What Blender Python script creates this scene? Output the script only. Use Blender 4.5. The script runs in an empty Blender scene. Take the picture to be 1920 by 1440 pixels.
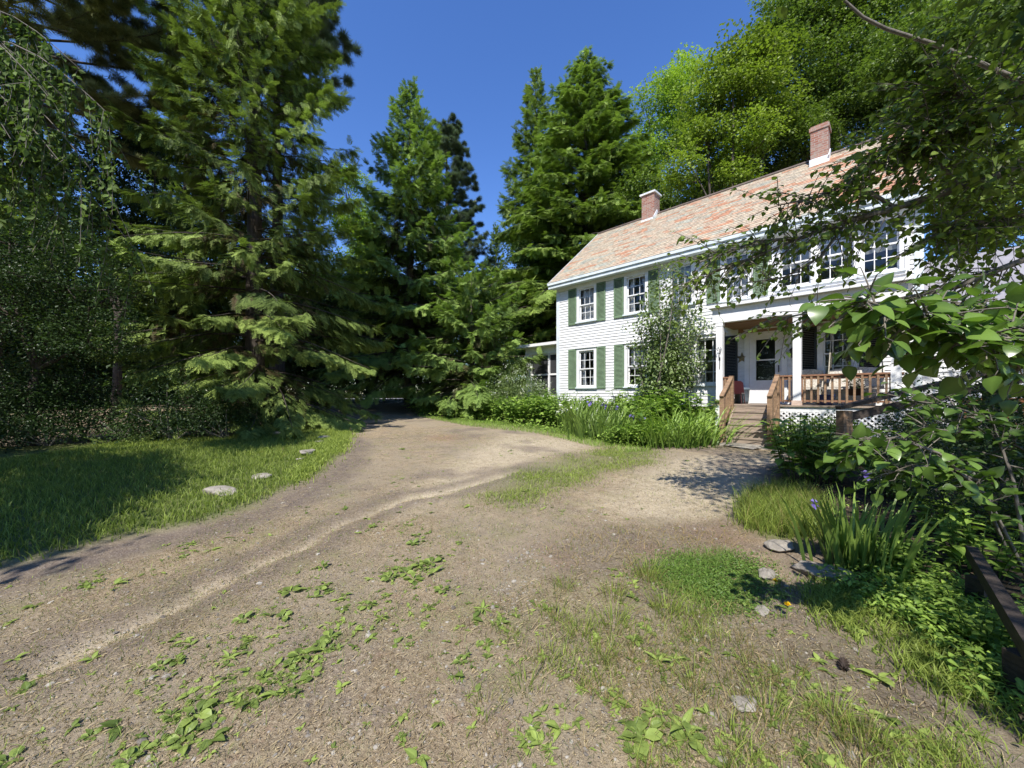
import bpy, math, random
import numpy as np
from mathutils import Vector, Matrix
rng = np.random.default_rng(11)
random.seed(11)
C = bpy.context.scene.collection
PI = math.pi
F = 720.0; EYE = 1.45; CX = 960.0; HY = 740.0      # photograph: focal length and horizon in pixels
ORG = np.array([1.77, 15.0]); R2 = math.sqrt(.5)   # left front corner of the house; its front runs at 45 degrees
SUN = np.array([.43, 1.25, -1.62]); SUN /= np.linalg.norm(SUN)

# ---------------------------------------------------------------- terrain
def sstep(a, b, x):
    t = np.clip((x - a) / (b - a), 0, 1)
    return t * t * (3 - 2 * t)
def hs(x, y):
    dx = x - ORG[0]; dy = y - ORG[1]
    return (dx - dy) * R2, (dx + dy) * R2
def fbm(x, y, s, seed=0):
    r = np.random.default_rng(seed); out = 0
    for k in range(6):
        a = r.uniform(0, 2 * PI); f = s * (1.0 + .55 * k); p = r.uniform(0, 6.3)
        out = out + np.sin((x * math.cos(a) + y * math.sin(a)) * f + p + 1.3 * np.sin((y * math.cos(a) - x * math.sin(a)) * f * .7 + p * 2)) / (1 + .5 * k)
    return out / 2.6
CH = None
def gz(x, y):
    x = np.asarray(x, float); y = np.asarray(y, float)
    z = np.where(y < 24, .0375 * y, .9 + .0062 * (y - 24))
    z = np.where(y < -4, -.15, z)
    s, v = hs(x, y)
    ds = np.maximum(np.maximum(-s, s - 17), 0); dv = np.maximum(np.maximum(-v, v - 7), 0)
    d = np.hypot(ds, dv)
    z = z + .5 * (1 - sstep(.1, 2.1, d))
    z = z + .018 * fbm(x, y, 1.1, 3) * sstep(-1, 2, y)
    return z
def at(px, py):
    dx = (px - CX) / F; dz = -(py - HY) / F
    Y = np.concatenate([np.arange(.8, 12, .02), np.arange(12, 90, .1)])
    g = gz(dx * Y, Y) - (EYE + dz * Y)
    k = np.argmax(g > 0)
    y = Y[k]
    return np.array([dx * y, y, float(gz(dx * y, y))])
def P(px, py, Y):
    return np.array([(px - CX) / F * Y, Y, EYE - (py - HY) / F * Y])
def gpoly(pts):
    return np.array([at(*p)[:2] for p in pts])
def inside(poly, x, y):
    x = np.asarray(x); y = np.asarray(y); r = np.zeros(x.shape, bool); n = len(poly)
    for i in range(n):
        x0, y0 = poly[i]; x1, y1 = poly[(i + 1) % n]
        if y0 == y1: continue
        c = ((y0 > y) != (y1 > y)) & (x < (x1 - x0) * (y - y0) / (y1 - y0) + x0)
        r ^= c
    return r
def pdist(poly, x, y, closed=True):
    d = np.full(np.shape(x), 1e9); n = len(poly)
    for i in range(n if closed else n - 1):
        a = poly[i]; b = poly[(i + 1) % n]; ab = b - a
        t = np.clip(((x - a[0]) * ab[0] + (y - a[1]) * ab[1]) / (ab @ ab + 1e-12), 0, 1)
        d = np.minimum(d, np.hypot(x - a[0] - t * ab[0], y - a[1] - t * ab[1]))
    return d
def soft(poly, x, y, w):
    d = pdist(poly, x, y); i = inside(poly, x, y)
    return sstep(-w, w, np.where(i, d, -d))

# ---------------------------------------------------------------- mesh helpers
def mesh(name, V, FS, mats=None, tone=None, smooth=False, fcol=None):
    me = bpy.data.meshes.new(name)
    V = np.asarray(V, np.float32)
    FS = [np.asarray(f, np.int32) for f in (FS if isinstance(FS, list) else [FS]) if len(f)]
    me.vertices.add(len(V)); me.vertices.foreach_set('co', V.ravel())
    tot = np.concatenate([np.full(len(f), f.shape[1], np.int32) for f in FS])
    idx = np.concatenate([f.ravel() for f in FS])
    st = np.concatenate([[0], np.cumsum(tot)[:-1]]).astype(np.int32)
    me.loops.add(len(idx)); me.loops.foreach_set('vertex_index', idx)
    me.polygons.add(len(tot)); me.polygons.foreach_set('loop_start', st); me.polygons.foreach_set('loop_total', tot)
    me.polygons.foreach_set('use_smooth', np.full(len(tot), bool(smooth)))
    if tone is not None:
        a = me.attributes.new('tone', 'FLOAT', 'POINT'); a.data.foreach_set('value', np.asarray(tone, np.float32))
    if fcol is not None:
        a = me.attributes.new('tint', 'FLOAT_COLOR', 'FACE')
        a.data.foreach_set('color', np.asarray(fcol, np.float32).ravel())
    me.update(calc_edges=True); me.validate()
    if mats is not None: me.materials.append(mats)
    return me
def link(name, me, parent=None, loc=None):
    o = bpy.data.objects.new(name, me); C.objects.link(o)
    if parent is not None: o.parent = parent
    if loc is not None: o.location = [float(c) for c in loc]
    return o
class MB:
    """collects shapes for ONE mesh object"""
    def __init__(s): s.V = []; s.Q = []; s.T = []; s.n = 0; s.tone = []; s.col = []
    def add(s, V, Q=None, T=None, tone=None, col=None):
        V = np.asarray(V, float)
        if Q is not None and len(Q): s.Q.append(np.asarray(Q, int) + s.n)
        if T is not None and len(T): s.T.append(np.asarray(T, int) + s.n)
        s.V.append(V); s.n += len(V)
        s.tone.append(np.full(len(V), .5) if tone is None else np.broadcast_to(np.asarray(tone, float), (len(V),)))
        if col is not None: s.col.append(np.broadcast_to(np.asarray(col, float), (len(Q), 4)))
        return s
    def box(s, a, b, bev=0, M=None, col=None):
        x0, y0, z0 = a; x1, y1, z1 = b
        V = np.array([(x, y, z) for x in (x0, x1) for y in (y0, y1) for z in (z0, z1)], float)
        if M is not None: V = V @ np.asarray(M)[:3, :3].T + np.asarray(M)[:3, 3]
        return s.add(V, BOXQ, col=col)
    def bar(s, p, q, w, h, up=(0, 0, 1)):
        p = np.array(p, float); q = np.array(q, float); d = q - p; L = np.linalg.norm(d); d /= L
        sd = np.cross(d, up); sd /= np.linalg.norm(sd) + 1e-9; u = np.cross(sd, d)
        V = np.array([p + d * L * i + sd * w * (j - .5) + u * h * (k - .5) for i in (0, 1) for j in (0, 1) for k in (0, 1)])
        return s.add(V, BOXQ)
    def tube(s, pts, r, k=7, tone=None):
        V, Q = tube(pts, r, k); return s.add(V, Q, tone=tone)
    def prism(s, poly, d0, d1, axes=(0, 2, 1)):
        n = len(poly); V = []
        for d in (d0, d1):
            for p in poly:
                v = [0, 0, 0]; v[axes[0]] = p[0]; v[axes[1]] = p[1]; v[axes[2]] = d; V.append(v)
        Q = [(i, (i + 1) % n, (i + 1) % n + n, i + n) for i in range(n)]
        c0 = np.mean(poly, 0); T = []
        for d, o in ((d0, 0), (d1, n)):
            v = [0, 0, 0]; v[axes[0]] = c0[0]; v[axes[1]] = c0[1]; v[axes[2]] = d; V.append(v); m = len(V) - 1
            T += [(o + i, o + (i + 1) % n, m) for i in range(n)]
        return s.add(V, Q, T)
    def build(s, name, mat, parent=None, smooth=False, loc=None, data_only=False):
        V = np.concatenate(s.V); FS = []
        if s.Q: FS.append(np.concatenate(s.Q))
        if s.T: FS.append(np.concatenate(s.T))
        me = mesh(name, V, FS, mat, np.concatenate(s.tone), smooth, np.concatenate(s.col) if s.col else None)
        return me if data_only else link(name, me, parent, loc)
BOXQ = [(0, 1, 3, 2), (4, 6, 7, 5), (0, 4, 5, 1), (2, 3, 7, 6), (0, 2, 6, 4), (1, 5, 7, 3)]
def tube(pts, r, k=7):
    pts = np.asarray(pts, float); n = len(pts); r = np.broadcast_to(np.asarray(r, float), (n,))
    d = np.gradient(pts, axis=0); d /= np.linalg.norm(d, axis=1)[:, None] + 1e-9
    ref = np.array([0, 0, 1.0]) if abs(d[:, 2]).mean() < .8 else np.array([1.0, 0, 0])
    a = np.cross(d, ref); a /= np.linalg.norm(a, axis=1)[:, None] + 1e-9; b = np.cross(d, a)
    th = np.arange(k) * 2 * PI / k
    V = pts[:, None] + r[:, None, None] * (a[:, None] * np.cos(th)[None, :, None] + b[:, None] * np.sin(th)[None, :, None])
    i = np.arange(n - 1)[:, None] * k; j = np.arange(k)[None]; j2 = (j + 1) % k
    Q = np.stack([i + j, i + j2, i + k + j2, i + k + j], -1).reshape(-1, 4)
    return V.reshape(-1, 3), Q
def frames(d, up=None):
    d = np.asarray(d, float); d = d / (np.linalg.norm(d, axis=1)[:, None] + 1e-9)
    if up is None: up = np.tile([0, 0, 1.0], (len(d), 1)) + rng.normal(0, .05, d.shape)
    y = np.cross(up, d); y /= np.linalg.norm(y, axis=1)[:, None] + 1e-9
    z = np.cross(d, y)
    return np.stack([d, y, z], -1)
def inst(tV, tF, O, M, sc, tone, tt=None):
    k = len(O); n = len(tV)
    sc = np.asarray(sc, float)
    sc = sc[:, None, None] if sc.ndim == 1 else sc[:, None, :]
    V = O[:, None] + np.einsum('kij,knj->kni', M, sc * tV[None])
    Q = (tF[None] + (np.arange(k) * n)[:, None, None]).reshape(-1, tF.shape[1])
    T = np.repeat(np.asarray(tone, float), n)
    if tt is not None: T = T + np.tile(tt, k)
    return V.reshape(-1, 3), Q, T
def unit(n):
    v = rng.normal(0, 1, (n, 3)); return v / np.linalg.norm(v, axis=1)[:, None]

# ---------------------------------------------------------------- objects, labels
def tag(o, label, cat=None, group=None, kind=None):
    if label: o['label'] = label
    if cat: o['category'] = cat
    if group: o['group'] = group
    if kind: o['kind'] = kind
    return o
def thing(name, label, cat, loc=(0, 0, 0), rz=0, group=None):
    o = bpy.data.objects.new(name, None); C.objects.link(o); o.empty_display_size = .2
    o.location = [float(c) for c in loc]; o.rotation_euler = (0, 0, rz)
    return tag(o, label, cat, group)
def copy_thing(o, loc, rz=0, sc=1, label=None, group=None):
    c = o.copy(); C.objects.link(c); c.location = [float(q) for q in loc]; c.rotation_euler = (0, 0, rz)
    c.scale = (sc, sc, sc) if np.isscalar(sc) else sc
    if label: c['label'] = label
    if group: c['group'] = group
    for ch in list(o.children):
        d = ch.copy(); C.objects.link(d); d.parent = c
        for g in list(ch.children):
            e = g.copy(); C.objects.link(e); e.parent = d
    return c

# ---------------------------------------------------------------- materials
def nm(name):
    m = bpy.data.materials.new(name); m.use_nodes = True; nt = m.node_tree
    return m, nt, nt.nodes['Principled BSDF']
def N(nt, t, **kw):
    n = nt.nodes.new(t)
    for k, v in kw.items():
        if hasattr(n, k) and k not in n.inputs: setattr(n, k, v)
        else:
            s = n.inputs[k]
            if isinstance(v, bpy.types.NodeSocket): nt.links.new(v, s)
            else: s.default_value = v
    return n
def rgb(c): return (c[0], c[1], c[2], 1)
def mixc(nt, f, a, b, mode='MIX'):
    n = nt.nodes.new('ShaderNodeMix'); n.data_type = 'RGBA'; n.blend_type = mode
    for s, v in ((n.inputs[0], f), (n.inputs[6], a), (n.inputs[7], b)):
        if isinstance(v, bpy.types.NodeSocket): nt.links.new(v, s)
        else: s.default_value = v if not isinstance(v, tuple) else rgb(v)
    return n.outputs[2]
def ramp(nt, f, a, b, lo=0., hi=1.):
    n = nt.nodes.new('ShaderNodeMapRange'); n.interpolation_type = 'SMOOTHSTEP'
    for k, v in ((0, f), (1, a), (2, b), (3, lo), (4, hi)):
        if isinstance(v, bpy.types.NodeSocket): nt.links.new(v, n.inputs[k])
        else: n.inputs[k].default_value = v
    return n.outputs[0]
def math2(nt, op, a, b):
    n = nt.nodes.new('ShaderNodeMath'); n.operation = op
    for k, v in ((0, a), (1, b)):
        if isinstance(v, bpy.types.NodeSocket): nt.links.new(v, n.inputs[k])
        else: n.inputs[k].default_value = v
    return n.outputs[0]
def noise(nt, vec, scale, detail=4, rough=.6):
    n = N(nt, 'ShaderNodeTexNoise', Scale=scale, Detail=detail, Roughness=rough)
    if vec is not None: nt.links.new(vec, n.inputs['Vector'])
    return n.outputs[0]
def simple(name, c, rough=.6, var=.25, scale=6, bump=.0, spec=.4, stretch=None, c2=None):
    """base colour broken up by two scales of noise; optional grain direction and bump"""
    m, nt, b = nm(name)
    tc = N(nt, 'ShaderNodeTexCoord').outputs['Object']
    if stretch:
        mp = N(nt, 'ShaderNodeMapping', Vector=tc); mp.inputs['Scale'].default_value = stretch; tc = mp.outputs[0]
    n1 = noise(nt, tc, scale); n2 = noise(nt, tc, scale * 7, 3)
    f = math2(nt, 'ADD', math2(nt, 'MULTIPLY', n1, .65), math2(nt, 'MULTIPLY', n2, .35))
    d = tuple(q * (1 - var) for q in c); l = tuple(min(1, q * (1 + var * .5)) for q in c) if c2 is None else c2
    nt.links.new(mixc(nt, ramp(nt, f, .35, .65), d, l), b.inputs['Base Color'])
    b.inputs['Roughness'].default_value = rough; b.inputs['Specular IOR Level'].default_value = spec
    if bump:
        bp = N(nt, 'ShaderNodeBump', Strength=bump, Distance=.02, Height=f); nt.links.new(bp.outputs[0], b.inputs['Normal'])
    return m
def leafmat(name, dark, light, trans=.35, rough=.45, spec=.35, brown=None):
    """leaf colour from the per-leaf tone; light passes through it"""
    m, nt, b = nm(name); out = nt.nodes['Material Output']
    t = N(nt, 'ShaderNodeAttribute', attribute_name='tone').outputs['Fac']
    col = mixc(nt, ramp(nt, t, .0, 1.), dark, light)
    if brown is not None: col = mixc(nt, ramp(nt, t, -.05, -.5), col, brown)
    nt.links.new(col, b.inputs['Base Color']); b.inputs['Roughness'].default_value = rough
    b.inputs['Specular IOR Level'].default_value = spec
    tr = nt.nodes.new('ShaderNodeBsdfTranslucent')
    tcol = mixc(nt, 1., col, (1.0, 1.15, .55), 'MULTIPLY'); nt.links.new(tcol, tr.inputs[0])
    mx = nt.nodes.new('ShaderNodeMixShader'); mx.inputs[0].default_value = trans
    nt.links.new(b.outputs[0], mx.inputs[1]); nt.links.new(tr.outputs[0], mx.inputs[2])
    nt.links.new(mx.outputs[0], out.inputs[0])
    return m
def tintmat(name, rough=.7, var=.3, scale=14):
    m, nt, b = nm(name)
    a = N(nt, 'ShaderNodeAttribute', attribute_name='tint').outputs['Color']
    tc = N(nt, 'ShaderNodeTexCoord').outputs['Object']
    f = ramp(nt, noise(nt, tc, scale, 5), .3, .7, 1 - var, 1 + var * .4)
    c = nt.nodes.new('ShaderNodeCombineColor')
    for i in range(3): nt.links.new(f, c.inputs[i])
    nt.links.new(mixc(nt, 1., a, c.outputs[0], 'MULTIPLY'), b.inputs['Base Color'])
    b.inputs['Roughness'].default_value = rough
    return m
M_white = simple('white_paint', (.74, .74, .74), .55, .10, 2.5, .03)
M_siding = simple('clapboard_paint', (.70, .70, .70), .6, .16, 1.6, .03, stretch=(1, 1, 6))
M_trim = simple('pale_trim_paint', (.62, .68, .70), .5, .14, 3)
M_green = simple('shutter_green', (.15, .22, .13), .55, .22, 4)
M_dark = simple('shade_black', (.020, .024, .024), .5, .3, 4)  # near black: porch shade put into the colour of the shutters there
M_wood = simple('weathered_wood', (.27, .17, .10), .75, .35, 5, .15, stretch=(1, 1, 9))
M_deck = simple('worn_step_wood', (.30, .235, .18), .8, .35, 4, .2, stretch=(.6, 6, 6))
M_redwood = simple('stained_rail_wood', (.26, .13, .072), .65, .3, 5, .1, stretch=(1, 1, 6))
M_ceil = simple('brown_ceiling_boards', (.27, .155, .085), .6, .3, 3, .1, stretch=(1, 14, 1))
M_oldwood = simple('dark_old_timber', (.055, .042, .034), .8, .45, 6, .3, stretch=(2, 2, 12))
M_stone = simple('pale_field_stone', (.28, .25, .21), .85, .35, 7, .5)
M_found = simple('stone_foundation', (.25, .24, .22), .9, .5, 5, .5)
M_iron = simple('black_iron', (.02, .02, .022), .45, .3, 8)
M_room = simple('dim_room_wall', (.30, .28, .26), .9, .2, 2)
M_curtain = simple('sheer_white_curtain', (.85, .85, .84), .9, .12, 8)
M_screen = simple('insect_screen', (.035, .037, .04), .6, .3, 30)
M_flash = simple('white_flashing', (.72, .74, .75), .4, .2, 9)
M_cush = simple('pale_wicker', (.52, .48, .42), .8, .4, 30, .3)
M_bark_d = simple('dark_conifer_bark', (.075, .06, .048), .9, .5, 7, .6, stretch=(3, 3, .7))
M_bark_g = simple('grey_bark', (.17, .15, .125), .9, .45, 6, .5, stretch=(3, 3, .8))
M_star = simple('aged_tin', (.20, .17, .10), .5, .4, 8)
M_slate = tintmat('roof_slate', .62, .3, 9)
M_wingroof = simple('grey_roof_sheet', (.27, .26, .28), .55, .15, 2)
def glass():
    m, nt, b = nm('window_glass'); out = nt.nodes['Material Output']
    tr = nt.nodes.new('ShaderNodeBsdfTransparent'); tr.inputs[0].default_value = (.86, .88, .88, 1)
    gl = nt.nodes.new('ShaderNodeBsdfGlossy'); gl.inputs['Roughness'].default_value = .02
    lw = nt.nodes.new('ShaderNodeFresnel'); lw.inputs[0].default_value = 1.55
    tc = N(nt, 'ShaderNodeTexCoord').outputs['Object']
    bp = N(nt, 'ShaderNodeBump', Strength=.08, Distance=.05, Height=noise(nt, tc, 2.2, 2)); nt.links.new(bp.outputs[0], gl.inputs['Normal'])
    mx = nt.nodes.new('ShaderNodeMixShader'); f = math2(nt, 'ADD', math2(nt, 'MULTIPLY', lw.outputs[0], .8), .02)
    nt.links.new(f, mx.inputs[0]); nt.links.new(tr.outputs[0], mx.inputs[1]); nt.links.new(gl.outputs[0], mx.inputs[2])
    nt.links.new(mx.outputs[0], out.inputs[0]); return m
M_glass = glass()
def brick():
    m, nt, b = nm('old_brick')
    tc = N(nt, 'ShaderNodeTexCoord').outputs['Object']
    sp = N(nt, 'ShaderNodeSeparateXYZ', Vector=tc)
    cb = nt.nodes.new('ShaderNodeCombineXYZ')
    nt.links.new(math2(nt, 'ADD', sp.outputs[0], sp.outputs[1]), cb.inputs[0]); nt.links.new(sp.outputs[2], cb.inputs[1])
    bt = N(nt, 'ShaderNodeTexBrick', Vector=cb.outputs[0], Scale=1.0, Color1=rgb((.22, .075, .05)), Color2=rgb((.33, .16, .11)), Mortar=rgb((.36, .32, .28)))
    bt.inputs['Mortar Size'].default_value = .007; bt.inputs['Brick Width'].default_value = .2; bt.inputs['Row Height'].default_value = .068
    f = ramp(nt, noise(nt, tc, 7), .4, .75)
    nt.links.new(mixc(nt, f, bt.outputs[0], (.30, .24, .20)), b.inputs['Base Color']); b.inputs['Roughness'].default_value = .9
    bp = N(nt, 'ShaderNodeBump', Strength=.5, Distance=.01, Height=bt.outputs['Fac']); bp.invert = True; nt.links.new(bp.outputs[0], b.inputs['Normal'])
    return m
M_brick = brick()
# ---------------------------------------------------------------- the house (local x along its front, y into it, z up)
ZB = 1.0
def zl(h): return h + EYE - ZB          # h = height above eye level
house = thing('farmhouse', 'white clapboard farmhouse with green shutters, orange grey slate roof and front porch', 'house', (ORG[0], ORG[1], ZB), -PI / 4)
def hw(s, v, h):                         # house coordinates to world
    return np.array([ORG[0] + R2 * (s + v), ORG[1] + R2 * (v - s), EYE + h])
HL = 9.75; HD = 6.42; SOF = 4.12; ZBOT = -.34
# windows: (s0, s1, h0, h1) of the glass openings
UP = [(1.03, 1.70, 2.72, 4.02 - .12), (2.96, 3.63, 2.72, 3.9), (4.42, 5.07, 2.74, 3.9), (5.94, 6.55, 2.66, 3.86),
      (7.24, 7.89, 2.74, 3.92), (8.01, 8.68, 2.74, 3.92), (8.80, 9.42, 2.74, 3.92)]
LO = [(1.03, 1.70, .30, 1.60), (2.98, 3.66, .30, 1.60), (5.2, 5.86, .32, 1.62), (8.10, 8.66, .35, 1.62)]
DOOR = (6.56, 7.29, -.24, 1.60)
def clap(mb, s0, s1, h0, h1, openings=(), e=.098, t=.020, axis=0, off=0., sgn=-1, top=None):
    """overlapping boards; axis 0: along s on plane v=off, axis 1: along v on plane s=off"""
    h = h0
    while h < h1 - 1e-6:
        hh = min(h + e, h1)
        segs = [(s0, s1)] if top is None else [top(hh)]
        for (a, b, c, d) in openings:
            if hh > c + .01 and h < d - .01:
                new = []
                for (p, q) in segs:
                    if b <= p or a >= q: new.append((p, q)); continue
                    if a > p: new.append((p, a))
                    if b < q: new.append((b, q))
                segs = new
        for (p, q) in segs:
            if q - p < .01: continue
            # random board joints
            cuts = [p]
            while q - cuts[-1] > 4.2: cuts.append(cuts[-1] + rng.uniform(1.6, 3.6))
            cuts.append(q)
            for p1, q1 in zip(cuts[:-1], cuts[1:]):
                o = off + sgn * (t + rng.normal(0, .0012)); i = off + sgn * .001; j = rng.normal(0, .0012)
                L = [(p1, o, h + j), (q1 - .002, o, h + j), (q1 - .002, i, hh + .004), (p1, i, hh + .004), (p1, i, h + j), (q1 - .002, i, h + j)]
                if axis == 1: L = [(y, x, z) for (x, y, z) in L]
                mb.add([(x, y, zl(z)) for (x, y, z) in L], [(0, 1, 2, 3), (4, 5, 1, 0)])
        h = hh
w = MB()
ops = [(a, b, c, d) for (a, b, c, d) in UP + LO] + [DOOR]
clap(w, .10, HL - .10, ZBOT, SOF + .05, ops)
# gable ends and rear
RS = (7.27 - 4.30) / (3.21 + .35)
def gab(h):
    if h <= SOF: return (.1, HD - .1)
    d = (h - SOF) / RS
    return (min(max(.1, d - .2), HD / 2), max(HD - .1 - d + .3, HD / 2))
clap(w, .1, HD - .1, ZBOT, 7.0, [], axis=1, off=0., sgn=-1, top=gab)
clap(w, .1, HD - .1, ZBOT, 7.0, [], axis=1, off=HL, sgn=1, top=gab)
clap(w, 0, HL, ZBOT, SOF + .05, [], axis=0, off=HD, sgn=1)
# sheathing behind the boards, with the openings left free
def sheath(mb, s0, s1, h0, h1, openings, v0=.002, v1=.10):
    ss = sorted({s0, s1, *[o[0] for o in openings], *[o[1] for o in openings]})
    for a, b in zip(ss[:-1], ss[1:]):
        m = (a + b) / 2; cur = h0
        for o in sorted([o for o in openings if o[0] < m < o[1]], key=lambda o: o[2]):
            if o[2] > cur: mb.box((a, v0, zl(cur)), (b, v1, zl(o[2])))
            cur = max(cur, o[3])
        if cur < h1: mb.box((a, v0, zl(cur)), (b, v1, zl(h1)))
sheath(w, .02, HL - .02, ZBOT, SOF + .1, ops)
w.build('wall', M_siding, house)
r = MB()                                  # rooms behind the windows, so the glass has depth behind it
r.box((.03, 1.3, zl(-.3)), (HL - .03, 1.36, zl(SOF))); r.box((.03, .11, zl(2.02)), (HL - .03, 1.29, zl(2.1)))
r.box((.03, .11, zl(-.3)), (HL - .03, 1.29, zl(-.25))); r.box((.03, .11, zl(SOF)), (HL - .03, 1.29, zl(SOF + .04)))
for s in (.06, 2.3, 4.1, 5.6, 6.3, 7.55, HL - .08): r.box((s, .12, zl(-.24)), (s + .05, 1.28, zl(SOF - .01)))
r.build('interior', M_room, house)
for s in (-.022, HL - .12): cb = MB(); cb.box((s, -.026, zl(ZBOT - .02)), (s + .142, .1, zl(SOF))); cb.build('corner_board', M_trim, house)
fd = MB(); fd.box((.03, .02, zl(-1.6)), (HL - .03, HD - .02, zl(ZBOT + .003))); fd.build('foundation', M_found, house)

# roof: slates laid one by one
rf = MB(); pal = np.array([(.55, .43, .32), (.50, .41, .32), (.48, .44, .36), (.58, .46, .34), (.57, .41, .30), (.56, .28, .17), (.57, .33, .22), (.52, .25, .15), (.45, .43, .36)])
NC = 33; S0, S1 = -.16, HL + .16
def roofpt(s, q, lift=0.):               # q 0 at the eave, 1 at the ridge
    v = -.35 + q * 3.56; h = 4.30 + q * 2.97
    n = np.array([0, -2.97, 3.56]); n = n / np.linalg.norm(n)
    return np.array([s, v, zl(h)]) + n * lift
for k in range(NC):
    q0 = k / NC; q1 = min(1.0, (k + 1.12) / NC); s = S0 + (k % 2) * -.11
    while s < S1:
        wd = rng.uniform(.17, .27); a = max(s, S0) + .003; b = min(s + wd, S1) - .003; s += wd
        if b - a < .02: continue
        f = float(.8 * fbm(np.array(a * 1.1), np.array(k * .75), 1.2, 5) + .55 * fbm(np.array(a * 2.6), np.array(k * 1.2), 1.3, 9)) + rng.normal(0, .28) + .12 * math.sin(k * 1.9) + .05 * (a - 4)
        band = .06 if 4 < k < 29 else -.12
        c = pal[rng.choice([5, 6, 7], p=[.5, .35, .15])] if f + band > .52 else (pal[rng.choice([2, 8])] if f < -.75 else pal[rng.choice([0, 1, 3, 4])])
        c = np.clip(c * rng.uniform(.80, .93) * [.98, 1.03, 1.0], 0, 1)
        j = rng.normal(0, .004); th = .013 + rng.uniform(0, .006)
        Vv = [roofpt(a, q0 + j / 4, th), roofpt(b, q0 + j / 4, th), roofpt(b, q1, .004), roofpt(a, q1, .004), roofpt(a, q0 + j / 4, 0), roofpt(b, q0 + j / 4, 0)]
        rf.add(Vv, [(0, 1, 2, 3), (4, 5, 1, 0)], col=np.append(c, 1))
# deck, rear slope
D = [roofpt(S0, 0, -.001), roofpt(S1, 0, -.001), roofpt(S1, 1, -.001), roofpt(S0, 1, -.001)]
Bk = [(S0, HD + .35, zl(4.30)), (S1, HD + .35, zl(4.30))]
rf.add(D + Bk, [(0, 1, 2, 3), (3, 2, 5, 4)], col=(.42, .36, .29, 1))
U = [np.array(p) - (0, 0, .05) for p in D + Bk]
rf.add(U, [(0, 3, 2, 1), (3, 4, 5, 2)], col=(.3, .28, .25, 1))
roof = rf.build('roof', M_slate, house)
ridge = MB(); ridge.box((S0 - .01, 3.13, zl(7.255)), (S1 + .01, 3.29, zl(7.30))); ridge.build('ridge_cap', simple('dark_ridge_metal', (.17, .13, .11), .6, .3, 5), roof)
g = MB(); g.box((S0, -.36, zl(4.07)), (S1, -.27, zl(4.27))); g.box((S0, -.405, zl(4.19)), (S1, -.362, zl(4.275)))
for s in (S0 - .03, S1 + .005):           # rake boards
    for a, b in (((-.36, 4.20), (3.21, 7.19)), ((HD + .36, 4.20), (3.21, 7.19))):
        g.bar((s + .012, a[0], zl(a[1])), (s + .012, b[0], zl(b[1])), .024, .16)
g.box((S0 + .01, -.268, zl(4.09)), (S1 - .01, -.02, zl(4.115)))
g.build('eave_fascia', M_trim, house)
fz = MB(); fz.box((.0, -.05, zl(3.98)), (HL, -.021, zl(4.085))); fz.build('frieze_board', M_white, house)
def chimney(s0, s1, v0, v1, top, cap):
    m = MB(); m.box((s0, v0, zl(6.2)), (s1, v1, zl(top)))
    if not cap:
        m.box((s0 - .03, v0 - .03, zl(top - .16)), (s1 + .03, v1 + .03, zl(top - .05)))
    ch = m.build('chimney', M_brick, roof)
    k = MB()
    if cap: k.box((s0 - .06, v0 - .06, zl(top + .002)), (s1 + .06, v1 + .06, zl(top + .07))); k.build('chimney_cap', M_flash, roof)
    fl = MB(); fl.box((s0 - .025, v0 - .03, zl(6.6 + (0.1 if cap else .0))), (s1 + .025, v0 - .003, zl(7.0 + (.06 if cap else .1))))
    fl.bar((s1 + .013, v0 - .02, zl(6.98)), (s1 + .013, 3.2, zl(7.36)), .02, .2); fl.build('chimney_flashing', M_flash, roof)
chimney(2.05, 2.57, 2.9, 3.40, 8.04, True)
chimney(7.52, 7.94, 2.78, 3.22, 8.10, False)

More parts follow.
